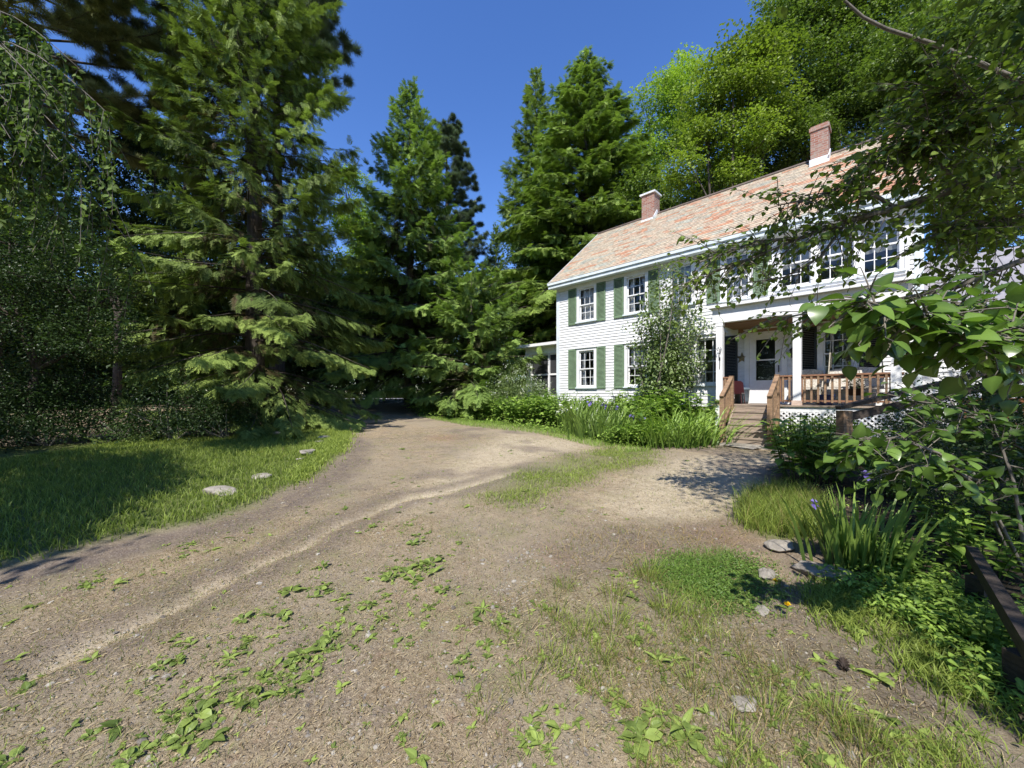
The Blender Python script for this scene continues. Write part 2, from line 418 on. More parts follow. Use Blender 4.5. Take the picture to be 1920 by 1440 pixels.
# ---- windows
def window(par, a, b, c, d, curtain=1, head=True, ax=0, cas=.095, cols=3, rows=2):
    f = MB(); y0, y1 = -.045, .09
    f.box((a - cas, y0, zl(c - .03)), (a + .012, y1, zl(d + .012))); f.box((b - .012, y0, zl(c - .03)), (b + cas, y1, zl(d + .012)))
    f.box((a - cas, y0, zl(d + .012)), (b + cas, y1, zl(d + .105)))
    if head: f.box((a - cas - .03, y0 - .04, zl(d + .106)), (b + cas + .03, y1, zl(d + .135)))
    f.box((a + .0125, .0, zl(c - .03)), (b - .0125, y1, zl(c + .012)))
    wn = f.build('window', M_white, par)
    sl = MB(); sl.box((a - cas - .03, -.085, zl(c - .075)), (b + cas + .03, .0, zl(c - .031))); sl.build('sill', M_trim, wn)
    s_ = MB(); mid = (c + d) / 2
    for (z0, z1, y) in ((mid - .018, d, .022), (c + .012, mid + .018, .058)):
        a2, b2 = a + .0125, b - .0125
        s_.box((a2, y, zl(z0)), (a2 + .035, y + .032, zl(z1))); s_.box((b2 - .035, y, zl(z0)), (b2, y + .032, zl(z1)))
        s_.box((a2 + .0352, y, zl(z0)), (b2 - .0352, y + .032, zl(z0 + .036))); s_.box((a2 + .0352, y, zl(z1 - .04)), (b2 - .0352, y + .032, zl(z1)))
        for i in range(1, cols):
            x = a2 + (b2 - a2) * i / cols; s_.box((x - .009, y + .004, zl(z0 + .0362)), (x + .009, y + .026, zl(z1 - .0402)))
        for i in range(1, rows):
            z = z0 + (z1 - z0) * i / rows
            for k in range(cols):
                x0 = a2 + (b2 - a2) * k / cols + (.0355 if k == 0 else .0095); x1 = a2 + (b2 - a2) * (k + 1) / cols - (.0355 if k == cols - 1 else .0095)
                s_.box((x0, y + .005, zl(z - .009)), (x1, y + .025, zl(z + .009)))
    s_.build('sash', M_white, wn)
    p = MB()
    for (z0, z1, y) in ((mid + .018, d - .04, .037), (c + .048, mid - .018, .073)):
        p.add([(a + .046, y, zl(z0)), (b - .046, y, zl(z0)), (b - .046, y, zl(z1)), (a + .046, y, zl(z1))], [(0, 1, 2, 3)])
    p.build('pane', M_glass, wn)
    if curtain:
        q = MB(); W = b - a
        def drape(x0, x1, z0, z1, gather):
            nx = 14; V = []
            for k in range(5):
                t = k / 4
                for i in range(nx):
                    u = i / (nx - 1); x = x0 + (x1 - x0) * u
                    if gather: x = x0 + (x - x0) * (1 - .45 * math.sin(PI * min(1, t * 1.1)) if gather > 0 else 1); 
                    if gather < 0: x = x1 - (x1 - (x0 + (x1 - x0) * u)) * (1 - .45 * math.sin(PI * min(1, t * 1.1)))
                    V.append((x, .17 + .018 * math.sin(u * 19 + x0 * 7), zl(z1 + (z0 - z1) * t)))
            Q = [(k * nx + i, k * nx + i + 1, (k + 1) * nx + i + 1, (k + 1) * nx + i) for k in range(4) for i in range(nx - 1)]
            q.add(V, Q)
        if curtain == 1:
            drape(a + .02, a + W * .36, c + .02, d, 1); drape(b - W * .36, b - .02, c + .02, d, -1)
        elif curtain == 2: drape(a + .02, b - .02, mid - .1, d, 0)
        elif curtain == 3: drape(a + .02, b - .02, c + .02, d - .02, 0)
        q.build('curtain', M_curtain, wn)
    return wn
def shutter(par, a, b, c, d, m):
    f = MB(); y0, y1 = -.052, -.022
    f.box((a, y0, zl(c)), (a + .05, y1, zl(d))); f.box((b - .05, y0, zl(c)), (b, y1, zl(d)))
    for z in (c, d - .06): f.box((a + .0502, y0, zl(z)), (b - .0502, y1, zl(z + .06)))
    n = int((d - c - .12) / .042)
    for i in range(n):
        z = zl(c + .06 + (i + .5) * (d - c - .12) / n)
        V = [(x, y, zz) for x in (a + .0502, b - .0502) for (y, zz) in ((-.048, z - .014), (-.05, z - .018), (-.026, z + .022), (-.022, z + .018))]
        f.add(V, [(0, 1, 2, 3), (7, 6, 5, 4), (0, 4, 5, 1), (1, 5, 6, 2), (2, 6, 7, 3), (3, 7, 4, 0)])
    return f.build('shutter', m, par)
cur = [3, 1, 3, 3, 2, 2, 2]
for k, (a, b, c, d) in enumerate(UP): window(house, a, b, c, d, cur[k], head=False, cas=.09 if k < 4 else .058)
for k, (a, b, c, d) in enumerate(LO): window(house, a, b, c, d, [1, 2, 1, 0][k], head=True)
for (a, b) in ((.56, .925), (1.805, 2.16), (2.49, 2.855), (3.735, 4.08), (5.49, 5.835), (6.655, 6.99)):
    sh = shutter(house, a, b, 2.62, 4.0 - .03, M_green)
for (a, b) in ((.56, .925), (1.805, 2.16), (2.50, 2.875), (3.765, 4.11)): shutter(house, a, b, .22, 1.70, M_green)
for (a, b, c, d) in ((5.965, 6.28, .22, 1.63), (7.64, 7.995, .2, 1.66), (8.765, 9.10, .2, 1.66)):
    tag(shutter(house, a, b, c, d, M_dark), 'shutter coloured dark for the shade of the porch')
# wide white trim round the upstairs window row
t = MB(); t.box((7.06, -.045, zl(2.6)), (9.52, -.0215, zl(2.66))); t.box((7.08, -.04, zl(2.665)), (7.18, -.0215, zl(4.0)))
t.box((9.485, -.04, zl(2.665)), (9.56, -.0215, zl(4.0))); t.build('window_trim', M_white, house)
# ---- door
a, b, c, d = DOOR
f = MB(); f.box((a - .11, -.04, zl(c)), (a + .0, .09, zl(d))); f.box((b, -.04, zl(c)), (b + .11, .09, zl(d))); f.box((a - .11, -.04, zl(d + .001)), (b + .11, .09, zl(d + .13)))
f.box((a - .13, -.06, zl(d + .131)), (b + .13, .05, zl(d + .16))); f.build('door_frame', M_white, house)
dr = MB(); g0, g1, h0, h1 = a + .15, b - .15, .38, 1.46
dr.box((a + .002, .0, zl(c + .012)), (g0, .045, zl(d - .003))); dr.box((g1, .0, zl(c + .012)), (b - .002, .045, zl(d - .003)))
dr.box((g0 + .001, .0, zl(c + .012)), (g1 - .001, .045, zl(h0))); dr.box((g0 + .001, .0, zl(h1)), (g1 - .001, .045, zl(d - .003)))
dr.box((g0 + .001, .012, zl(.90)), (g1 - .001, .04, zl(.935)))
door = dr.build('door', M_white, house)
p = MB(); p.add([(g0, .025, zl(h0)), (g1, .025, zl(h0)), (g1, .025, zl(h1)), (g0, .025, zl(h1))], [(0, 1, 2, 3)]); p.build('pane', M_glass, door)
bk = MB(); bk.box((a, .5, zl(c)), (b, .52, zl(d))); bk.build('hall_dark_panel', M_dark, house)  # dark panel behind the door glass, standing for the unlit hall
hd = MB(); hd.bar((b - .07, -.03, zl(.58)), (b - .07, -.03, zl(.76)), .02, .02, (0, 1, 0)); hd.box((b - .08, -.03, zl(.58)), (b - .06, .0, zl(.6))); hd.box((b - .08, -.03, zl(.74)), (b - .06, .0, zl(.76))); hd.build('handle', M_iron, door)

# ---- front porch
FL = -.24; PV = -1.24; PS0, PS1 = 6.04, 9.5
fl = MB()
k = PV - .08
for i in range(14):
    fl.box((PS0 - .03, PV - .08 + i * .094, zl(FL - .03)), (PS1 + .03, PV - .08 + i * .094 + .09, zl(FL)))
fl.build('porch_floor', M_deck, house)
sk = MB(); sk.box((PS0, PV - .04, zl(FL - .15)), (6.5, PV - .015, zl(FL - .032))); sk.build('porch_skirt', M_white, house); sk = MB(); sk.box((7.44, PV - .04, zl(FL - .15)), (PS1, PV - .015, zl(FL - .032)))
sk.box((PS1 - .02, PV - .0149, zl(FL - .15)), (PS1, -.03, zl(FL - .032)))
q = MB(); q.box((7.44, PV - .035, zl(-.86)), (PS1, PV - .015, zl(-.80))); q.build('lattice_board', M_white, house)
sk.build('porch_skirt', M_white, house)
la = MB(); A0, A1, Z0, Z1 = 7.44, 9.48, -.80, FL - .15
def clipseg(x0, sgn):
    # diagonal strip at 45 degrees clipped to the panel
    pts = []
    zz = np.linspace(Z0, Z1, 2); xs = x0 + sgn * (zz - Z0)
    lo, hi = 0., 1.
    for t_, x_ in ((0, A0), (1, A1)): pass
    def tx(x): return (x - xs[0]) / (xs[1] - xs[0])
    ta, tb = sorted((tx(A0), tx(A1))); lo = max(0, ta); hi = min(1, tb)
    if hi - lo > .02: return [(xs[0] + (xs[1] - xs[0]) * t_, Z0 + (Z1 - Z0) * t_) for t_ in (lo, hi)]
for i in range(-6, 30):
    for sgn, y in ((1, PV - .030), (-1, PV - .038)):
        sg = clipseg(A0 + (i - (0 if sgn > 0 else -3)) * .105, sgn)
        if sg: la.bar((sg[0][0], y, zl(sg[0][1])), (sg[1][0], y, zl(sg[1][1])), .007, .034, (0, -1, 0) if False else (sgn * .7, 0, -.7))
la.build('lattice', M_white, house)
dk = MB(); dk.box((PS0 + .1, -.6, zl(-1.3)), (PS1 - .1, -.5, zl(FL - .05))); dk.build('underfloor_shade', M_dark, house)  # dark panel standing for the shade behind the lattice
for s in (6.18, 7.78, 9.36):
    q = MB(); q.box((s - .075, PV - .0, zl(FL + .11)), (s + .075, PV + .15, zl(1.82)))
    q.box((s - .085, PV - .01, zl(1.74)), (s + .085, PV + .16, zl(1.815)))
    if s < 7: q.box((s - .07, PV - .075, zl(-1.25)), (s + .07, PV + .0, zl(FL - .034)))
    po = q.build('porch_post', M_white, house)
    q = MB(); q.box((s - .095, PV - .02, zl(FL + .001)), (s + .095, PV + .17, zl(FL + .108))); q.build('post_base', simple('bare_base_board', (.55, .42, .34), .7, .25, 6), po)
be = MB(); be.box((PS0 - .02, PV - .01, zl(1.825)), (PS1 + .02, PV + .16, zl(2.19)))
be.box((PS0 - .02, PV + .161, zl(1.825)), (PS0 + .13, -.03, zl(2.19))); be.box((PS1 - .13, PV + .161, zl(1.825)), (PS1 + .02, -.03, zl(2.19)))
be.box((6.3, PV + .161, zl(1.83)), (6.36, -.03, zl(1.9)))
be.build('porch_beam', M_white, house)
ce = MB(); ce.box((PS0 + .132, PV + .162, zl(1.80)), (PS1 - .132, -.03, zl(1.824)));
for i in range(9): ce.box((PS0 + .14, PV + .17 + i * .115, zl(1.785)), (PS1 - .14, PV + .17 + i * .115 + .105, zl(1.7995)))
ce.build('porch_ceiling', M_ceil, house)
wf = MB(); wf.box((6.3, -.045, zl(1.64 + .02)), (9.45, -.0215, zl(1.784))); wf.build('porch_frieze', M_ceil, house)
pr = MB(); pr.box((PS0 - .1, PV - .13, zl(2.195)), (PS1 + .1, -.03, zl(2.26))); pr.build('porch_roof', M_white, house)
def railing(s0, s1, v, n=None, end=False):
    q = MB(); vert = s0 == s1
    if not vert:
        for xe in (s0, s1 - .02): q.box((xe, v - .018, zl(FL + .121)), (xe + .02, v + .018, zl(.339)))
        q.box((s0, v - .05, zl(.41)), (s1, v + .05, zl(.445))); q.box((s0, v - .02, zl(.34)), (s1, v + .02, zl(.409))); q.box((s0, v - .035, zl(FL + .08)), (s1, v + .035, zl(FL + .12)))
    rl = q.build('porch_railing', M_redwood, house)
    bl = []
    n = n or max(1, round((s1 - s0) / .125))
    for i in range(n):
        x = s0 + (i + .5) * (s1 - s0) / n
        q = MB(); q.box((x - .019, v - .058, zl(FL + .06)), (x + .019, v - .021 - .0005, zl(.40))); q.build('baluster', M_wood, rl)
    return rl
railing(7.86, 9.28, PV + .07, 12); railing(7.46, 7.70, PV + .07, 2); railing(6.262, 6.47, PV + .07, 2)
for s in (6.13, 9.42):
    q = MB()
    q.box((s - .05, PV + .16, zl(.41)), (s + .05, -.05, zl(.445))); q.box((s - .03, PV + .16, zl(FL + .08)), (s + .03, -.05, zl(FL + .12)))
    for i in range(8): q.box((s - .018, PV + .24 + i * .12, zl(FL + .121)), (s + .018, PV + .276 + i * .12, zl(.409)))
    q.build('side_railing', M_redwood, house)
# ---- steps
ss0, ss1 = 6.52, 7.42; RUN, RISE = .152, .145; V0 = PV - .085
st = None
for i in range(6):
    h = FL - i * RISE; v1 = V0 - i * RUN
    q = MB(); x0, x1 = (ss0 + .045, ss1 - .045) if i < 5 else (ss0 - .02, ss1 + .06)
    if i: q.box((x0, v1 - .03, zl(h - .038)), (x1, v1 + RUN + .0, zl(h)))
    q.box((x0, v1 - .012 - .001, zl(h - RISE - .001)), (x1, v1 + .012, zl(h - .04)))
    q.build('step', M_deck, house)
q = MB()
for x in (ss0 + .005, ss1 - .043): 
    q.add([(xx, v, zl(h)) for xx in (x, x + .038) for (v, h) in ((V0, FL - .05), (V0, FL - .45), (V0 - 4.6 * RUN, -1.3), (V0 - 4.6 * RUN, FL - 4.75 * RISE))], BOXQ and [(0, 1, 2, 3), (7, 6, 5, 4), (0, 4, 5, 1), (1, 5, 6, 2), (2, 6, 7, 3), (3, 7, 4, 0)])
q.build('stair_stringer', M_deck, house)
for x in (ss0 - .02, ss1 + .02):
    q = MB(); ve = PV - .84
    q.box((x - .045, PV - .19, zl(FL - .5)), (x + .045, PV - .10, zl(.46))); q.box((x - .05, ve - .05, zl(-1.15)), (x + .05, ve + .05, zl(-.05)))
    q.bar((x, PV - .13, zl(.445)), (x, ve - .08, zl(-.045)), .09, .036); q.bar((x, PV - .14, zl(FL + .04)), (x, ve + .04, zl(-.72)), .04, .07)
    for k in range(4):
        t_ = (k + .7) / 4.6; v = PV - .19 + (ve - PV + .22) * t_; hb = FL + .02 - .5 * t_
        q.box((x - .017, v - .017, zl(hb)), (x + .017, v + .017, zl(.40 - .46 * t_)))
    q.build('stair_rail', M_wood, house)

# ---- screened side porch on the left end
W0 = 1.0; E0 = -2.62
sp = MB()
sp.add([(x, y, zl(h)) for (x, y, h) in ((E0 - .3, W0 - .35, 2.22), (0, W0 - .35, 2.22), (0, 5.3, 2.22), (E0 - .3, 5.3, 2.22), (-.02, W0 + 1.2, 2.42), (-.02, 4.0, 2.42), (E0 + .8, 2.4, 2.40), (E0 + .8, 3.8, 2.40))],
       [(0, 1, 4, 6), (3, 0, 6, 7), (2, 3, 7, 5), (4, 5, 7, 6), (0, 3, 2, 1)])
spr = sp.build('side_porch_roof', M_slate if False else simple('side_porch_shingle', (.19, .14, .12), .8, .35, 6), house)
q = MB(); q.box((E0 - .3, W0 - .37, zl(2.10)), (-.0, W0 - .345, zl(2.218))); q.box((E0 - .32, W0 - .345, zl(2.10)), (E0 - .295, 5.3, zl(2.218)))
q.box((E0, W0 - .02, zl(1.78)), (-.0, W0 + .12, zl(2.09))); q.box((E0 - .0, W0 + .121, zl(1.78)), (E0 + .14, 5.0, zl(2.09))); q.box((E0 - .28, W0 - .34, zl(2.095)), (-.01, 5.2, zl(2.11)))
q.build('side_porch_beam', M_white, house)
for (x, y) in ((E0 + .1, W0 + .05), (E0 + .1, 3.0), (E0 + .1, 4.9)):
    q = MB(); q.tube([(x, y, zl(-.4)), (x, y, zl(.5)), (x, y, zl(1.64))], [.105, .10, .085], 14); q.box((x - .12, y - .12, zl(1.66)), (x + .12, y + .12, zl(1.775))); q.box((x - .10, y - .10, zl(1.63)), (x + .10, y + .10, zl(1.659))); q.box((x - .13, y - .13, zl(-.5)), (x + .13, y + .13, zl(-.36)))
    q.build('side_porch_column', M_white, house)
q = MB()
for x in (E0 + .26, -1.32, -.09): q.box((x, W0 + .02, zl(-.42)), (x + .09, W0 + .08, zl(1.775)))
for (p0, p1) in ((E0 + .352, -1.322), (-1.228, -.092)):
    for h in (.84, -.10): q.box((p0, W0 + .03, zl(h)), (p1, W0 + .075, zl(h + .075)))
    q.box((p0, W0 + .03, zl(1.72)), (p1, W0 + .075, zl(1.774)))
q.build('screen_frame', M_white, house)
q = MB()
q.box((E0 + .3, W0 + .085, zl(-.05)), (-.02, W0 + .09, zl(1.72))); q.box((E0 + .3, W0 + .06, zl(-.4)), (-.02, W0 + .10, zl(-.06))) 
q.build('screen', M_screen, house)
q = MB(); q.box((E0 - .02, W0 - .03, zl(-.5)), (-.02, 5.0, zl(-.40)))
for i in range(22): q.box((E0 + .02 + i * .12, W0 - .02, zl(-1.2)), (E0 + .08 + i * .12, W0 + .0, zl(-.5)))
q.build('side_porch_floor', M_white, house)

# ---- lower wing on the right
WS0, WS1 = HL + .15, 16.5
w = MB(); wo = [(12.1, 12.9, .15, 1.05)]
clap(w, WS0, WS1, -1.0, 1.75, wo); sheath(w, WS0, WS1, -1.0, 1.75, wo)
w.box((WS1 - .05, .12, zl(-1)), (WS1, 6, zl(1.7))); w.build('wing_wall', M_siding, house)
q = MB(); q.box((10.6, -.04, zl(-1)), (10.72, -.0205, zl(1.7))); q.box((HL + .0, -.03, zl(-1.0)), (WS0 + .0, .0, zl(1.72))); q.build('wing_trim', M_white, house)
window(house, 12.1, 12.9, .15, 1.05, 3)
q = MB(); n = np.array([0, -1.9, 3.4]); n /= np.linalg.norm(n)
wr = lambda s, t_: np.array([s, -.42 + 3.45 * t_, zl(1.66 + 1.85 * t_)])
q.add([wr(WS0 - .1, 0), wr(WS1 + .2, 0), wr(WS1 + .2, 1), wr(WS0 - .1, 1)], [(0, 1, 2, 3)]); q.add([wr(WS0 - .1, 1), wr(WS1 + .2, 1), (WS1 + .2, 6.3, zl(1.7)), (WS0 - .1, 6.3, zl(1.7))], [(0, 1, 2, 3)])
q.add([wr(WS0 - .1, 0) - (0, 0, .06), wr(WS1 + .2, 0) - (0, 0, .06), wr(WS1 + .2, 1) - (0, 0, .06), wr(WS0 - .1, 1) - (0, 0, .06)], [(3, 2, 1, 0)])
s = WS0 + .1
while s < WS1:
    q.bar(wr(s, 0) + n * .012, wr(s, 1) + n * .012, .022, .024); s += .52
q.build('wing_roof', M_wingroof, house)
q = MB(); q.box((WS0 - .1, -.44, zl(1.52)), (WS1 + .2, -.42, zl(1.66))); q.build('wing_fascia', M_white, house)
q = MB(); q.box((WS0, -.415, zl(1.56)), (WS1, -.03, zl(1.59))); q.build('wing_soffit', M_ceil, house)

# ---- things standing or hanging on the porch
def hang(name, label, cat, s, v, h, rz=-PI / 4):
    return thing(name, label, cat, hw(s, v, h), rz)
def star():
    V = []; R_, r_ = .165, .068
    for k in range(10):
        a = PI / 2 + k * PI / 5; q_ = R_ if k % 2 == 0 else r_; V.append((q_ * math.cos(a), 0, q_ * math.sin(a)))
    V += [(0, -.05, 0), (0, .0, 0)]
    m = MB(); m.add(V, None, [(k, (k + 1) % 10, 10) for k in range(10)] + [((k + 1) % 10, k, 11) for k in range(10)])
    o = m.build('barn_star', M_star, None, loc=hw(6.385, -.022, 1.0)); o.rotation_euler = (0, 0, -PI / 4)
    tag(o, 'five pointed tin star hanging on the porch wall left of the door', 'star')
star()
o = hang('wall_lantern', 'small black lantern mounted beside the front door', 'lantern', 7.52, -.03, 1.05)
m = MB(); m.box((-.03, -.01, -.12), (.03, .005, .14)); m.bar((0, -.0, .1), (0, -.09, .12), .012, .012); m.box((-.05, -.135, -.08), (.05, -.045, -.07)); m.tube([(0, -.09, .06), (0, -.09, .09), (0, -.09, .13)], [.075, .05, .008], 8)
for dx in (-.045, .04): 
    for dy in (-.13, -.055): m.box((dx, dy, -.07), (dx + .006, dy + .006, .06))
m.build('bracket', M_iron, o); m = MB(); m.box((-.036, -.121, -.069), (.034, -.06, .055)); m.build('lantern_glass', simple('smoky_glass', (.08, .08, .07), .15, .1, 5), o)
o = hang('plant_hook', 'slim black wrought iron hook fixed to the left porch post', 'hook', 6.19, PV - .003, .95)
m = MB(); m.tube([(0, -.008, -.30), (.01, -.012, -.05), (-.012, -.02, .05), (.014, -.05, .16), (0, -.09, .24), (-.03, -.12, .2), (-.01, -.1, .15)], [.008] * 7, 6); m.box((-.02, -.008, -.08), (.02, .0, .0)); m.tube([(0, -.02, .08), (.03, -.04, .12), (.05, -.03, .2), (.03, -.03, .25)], [.007] * 4, 6)
m.build('iron_rod', M_iron, o)
def wicker(label, s, v, wd, hang_=False):
    o = hang('porch_swing' if hang_ else 'wicker_chair', label, 'swing' if hang_ else 'chair', s, v, FL)
    z0 = .36
    m = MB(); m.box((-wd, -.25, z0), (wd, .2, z0 + .06)); m.build('seat', M_cush, o)
    m = MB(); V = []
    for i in range(13):
        u = -1 + 2 * i / 12
        for (y, z) in ((.16, z0 + .061), (.2, z0 + .3), (.26, z0 + .50 - .05 * u * u), (.30, z0 + .5 - .05 * u * u), (.24, z0 + .061)): V.append((u * wd, y, z))
    Q = [(i * 5 + j, (i + 1) * 5 + j, (i + 1) * 5 + (j + 1) % 5, i * 5 + (j + 1) % 5) for i in range(12) for j in range(5)]
    m.add(V, Q); m.build('backrest', M_cush, o)
    for sx in (-1, 1): m = MB(); m.bar((sx * wd * .97, -.25, z0 + .26), (sx * wd * .97, .2, z0 + .3), .06, .04); m.bar((sx * wd * .97, -.23, z0 + .06), (sx * wd * .97, -.23, z0 + .26), .04, .04); m.build('armrest', M_cush, o)
    if hang_:
        m = MB()
        for sx in (-1, 1):
            m.tube([(sx * wd * .95, -.2, z0 + .3), (sx * wd * .9, .02, z0 + 1.1), (sx * wd * .88, .06, 2.0)], [.012] * 3, 6); m.tube([(sx * wd * .95, .25, z0 + .5), (sx * wd * .88, .06, 1.2)], [.012] * 2, 6)
        m.build('rope', simple('tan_rope', (.42, .38, .30), .9, .3, 30), o)
    else:
        for sx in (-1, 1):
            for y in (-.22, .2): q = MB(); q.box((sx * wd * .93 - .02, y - .02, 0), (sx * wd * .93 + .02, y + .02, z0)); q.build('leg', M_cush, o)
wicker('pale wicker porch swing hanging from ropes under the porch window', 8.72, -.55, .46, True)
wicker('pale wicker chair behind the porch railing, just right of the middle post', 7.86, -.42, .27)
m = MB(); ring = [(.0, .0), (.13, .0), (.16, .1), (.175, .22), (.185, .24), (.16, .24)]
def lathe(mb, prof, k=16):
    n = len(prof); V = [(r_ * math.cos(2 * PI * j / k), r_ * math.sin(2 * PI * j / k), z) for (r_, z) in prof for j in range(k)]
    mb.add(V, [(i * k + j, i * k + (j + 1) % k, (i + 1) * k + (j + 1) % k, (i + 1) * k + j) for i in range(n - 1) for j in range(k)])
lathe(m, ring); o = m.build('flower_pot', simple('blue_glaze', (.03, .05, .16), .3, .3, 4), None, True, hw(8.22, -.7, FL)); tag(o, 'blue glazed pot on the porch floor behind the railing', 'pot')
o = hang('metal_chair', 'dark red metal porch chair at the top of the steps, left of the door', 'chair', 6.42, -.72, FL)
M_red = simple('dark_red_paint', (.05, .011, .014), .4, .25, 5)
m = MB(); m.box((-.17, -.16, .26), (.17, .16, .285)); m.build('seat', M_red, o)
m = MB(); m.prism([(-.16, .29), (.16, .29), (.13, .55), (.07, .6), (-.07, .6), (-.13, .55)], .13, .15); m.build('backrest', M_red, o)
for sx in (-1, 1):
    for y in (-.14, .14): m = MB(); m.tube([(sx * .15, y, .26), (sx * .17, y * 1.1, 0)], [.012, .012], 6); m.build('leg', M_red, o)
m = MB(); lathe(m, [(0, 0), (.15, 0), (.165, .1), (.185, .36), (.195, .37), (.195, .39), (.16, .42), (.03, .44), (0, .44)]); o = m.build('storage_bin', simple('blue_grey_plastic', (.10, .13, .16), .4, .15, 4), None, True, hw(6.45, -.3, FL)); tag(o, 'blue grey lidded bin standing against the porch wall under the star', 'bin')
o = hang('potted_plant', 'leafy plant in a hanging basket behind the porch railing', 'plant', 8.75, -1.0, .1)
POTP = o
# ---------------------------------------------------------------- zones of the ground, as real outlines on the terrain
LAWN = gpoly([(-500, 842), (60, 838), (260, 828), (420, 822), (540, 800), (600, 786), (640, 798), (656, 815), (642, 848), (566, 903), (480, 945), (365, 985), (250, 1004), (110, 1040), (-100, 1085), (-500, 1150)])
STRIP = gpoly([(905, 935), (960, 885), (1040, 862), (1130, 845), (1225, 845), (1222, 868), (1130, 888), (1050, 915), (975, 948)])
BEDF = gpoly([(775, 778), (860, 790), (960, 799), (1060, 816), (1130, 830), (1230, 842), (1345, 834)])
BED = np.vstack([BEDF, [hw(6.0, -.6, 0)[:2], hw(5.5, 0, 0)[:2], hw(-.2, 0, 0)[:2], hw(-3.5, .2, 0)[:2], hw(-9, .5, 0)[:2]]])
GARDEN = gpoly([(1440, 880), (1500, 850), (1620, 815), (1800, 800), (2300, 800), (2300, 1500), (1960, 1420), (1880, 1330), (1760, 1240), (1660, 1160), (1590, 1090), (1540, 1040), (1520, 990), (1480, 940), (1440, 915)])
CLOVER = gpoly([(1215, 1075), (1260, 1050), (1340, 1035), (1420, 1050), (1440, 1090), (1400, 1150), (1330, 1145), (1270, 1110)])
TALLG = gpoly([(1390, 990), (1400, 935), (1440, 925), (1520, 930), (1545, 960), (1540, 1010), (1470, 1010)])
SAND1 = gpoly([(1120, 945), (1180, 900), (1270, 862), (1380, 850), (1470, 862), (1480, 930), (1420, 975), (1260, 985), (1150, 975)])
SAND2 = gpoly([(800, 905), (860, 860), (950, 815), (1060, 822), (1110, 836), (1000, 860), (930, 890), (850, 935), (760, 960)])
DARK1 = gpoly([(1010, 1030), (1130, 985), (1340, 985), (1440, 960), (1380, 1030), (1230, 1085), (1080, 1080)])
SOIL = gpoly([(1440, 1200), (1560, 1180), (1700, 1250), (1860, 1330), (1960, 1440), (1720, 1400), (1560, 1300)])
LEDGE = gpoly([(-100, 1090), (110, 1045), (255, 1008), (370, 990), (485, 950), (570, 908), (645, 852), (660, 815), (700, 830), (680, 880), (600, 940), (460, 990), (300, 1035), (100, 1090), (-100, 1140)])
MIDG = gpoly([(830, 1180), (1000, 1090), (1180, 1060), (1250, 1090), (1500, 1180), (1750, 1300), (1900, 1440), (1700, 1600), (1100, 1600), (1230, 1380), (1000, 1250)])
CHAN = gpoly([(-120, 1350), (60, 1270), (200, 1195), (330, 1135), (450, 1080), (500, 1050), (560, 1028), (640, 985), (700, 960), (760, 935), (830, 925), (900, 905), (960, 885)])
SHADE_R = gpoly([(1300, 935), (1290, 885), (1345, 850), (1460, 815), (1560, 800), (2000, 770), (2600, 790), (2600, 1500), (2050, 1500), (1930, 1365), (1850, 1295), (1755, 1225), (1680, 1160), (1650, 1095), (1690, 1010), (1690, 955), (1560, 930), (1470, 945), (1400, 955)])
SHADE_L = gpoly([(-700, 838), (60, 842), (180, 845), (325, 850), (375, 885), (345, 925), (190, 945), (240, 990), (150, 1040), (-100, 1090), (-700, 1200)])
ROADY = (37.5, 41.5)

def axis_(lo, hi, f0, f1, step, grow=1.09):
    a = list(np.arange(f0, f1, step)); s = step; x = a[-1]
    while x < hi: s = min(s * grow, 6); x += s; a.append(x)
    s = step; x = a[0]; b = []
    while x > lo: s = min(s * grow, 6); x -= s; b.append(x)
    return np.array(b[::-1] + a)
gx = axis_(-160, 160, -7, 6.5, .05); gy = axis_(-25, 220, .6, 12, .05)
X, Y = np.meshgrid(gx, gy); n0, n1 = X.shape; x = X.ravel(); y = Y.ravel()
z = gz(x, y)
jit = .10 * fbm(x, y, 5.0, 21) + .05 * fbm(x, y, 14, 22)
def zone(poly, w): return soft(poly, x + jit, y + jit * .8, w)
near = (y < 30) & (np.abs(x) < 40)
def Zn(poly, w):
    r_ = np.zeros(len(x)); b = np.array(poly); m = (x > b[:, 0].min() - 1) & (x < b[:, 0].max() + 1) & (y > b[:, 1].min() - 1) & (y < b[:, 1].max() + 1)
    r_[m] = soft(poly, x[m] + jit[m], y[m] + jit[m] * .8, w); return r_
lawn = Zn(LAWN, .18); grass = np.maximum.reduce([lawn, .55 * Zn(STRIP, .35), Zn(CLOVER, .12), .8 * Zn(TALLG, .2), .12 * Zn(MIDG, .5)])
bed = np.maximum(Zn(BED, .2), Zn(GARDEN, .2))
sand = np.maximum(Zn(SAND1, .5), Zn(SAND2, .5)) * .8
dch = np.full(len(x), 9.0); mch = (y < 9) & (x < 1) & (x > -7); dch[mch] = pdist(CHAN, x[mch] + jit[mch] * .7, y[mch] + jit[mch] * .5, False)
cw = .062 + .028 * np.clip(fbm(x, y, 1.9, 51), -1, 1.5); chan = np.exp(-(dch / cw) ** 2) * np.clip(.95 + .35 * fbm(x, y, 4.1, 52), .55, 1); rim = np.exp(-((dch - .2) / .13) ** 2)
dark = np.maximum.reduce([Zn(DARK1, .35) * np.clip(.8 + .45 * fbm(x, y, 3.3, 31), 0, 1), Zn(SOIL, .3) * 1.0, rim * .75, .95 * Zn(LEDGE, .2), .75 * sstep(.25, .9, fbm(x, y, 1.25, 33) + .5 * fbm(x, y, 3.7, 34)) * (y < 16)])
red = np.clip(Zn(DARK1, .4) * np.clip(.4 + fbm(x, y, 2.3, 41), 0, 1) * .8 + .9 * np.clip(fbm(x, y, .9, 44) - .55, 0, 1) * sstep(6, 10, y), 0, 1)
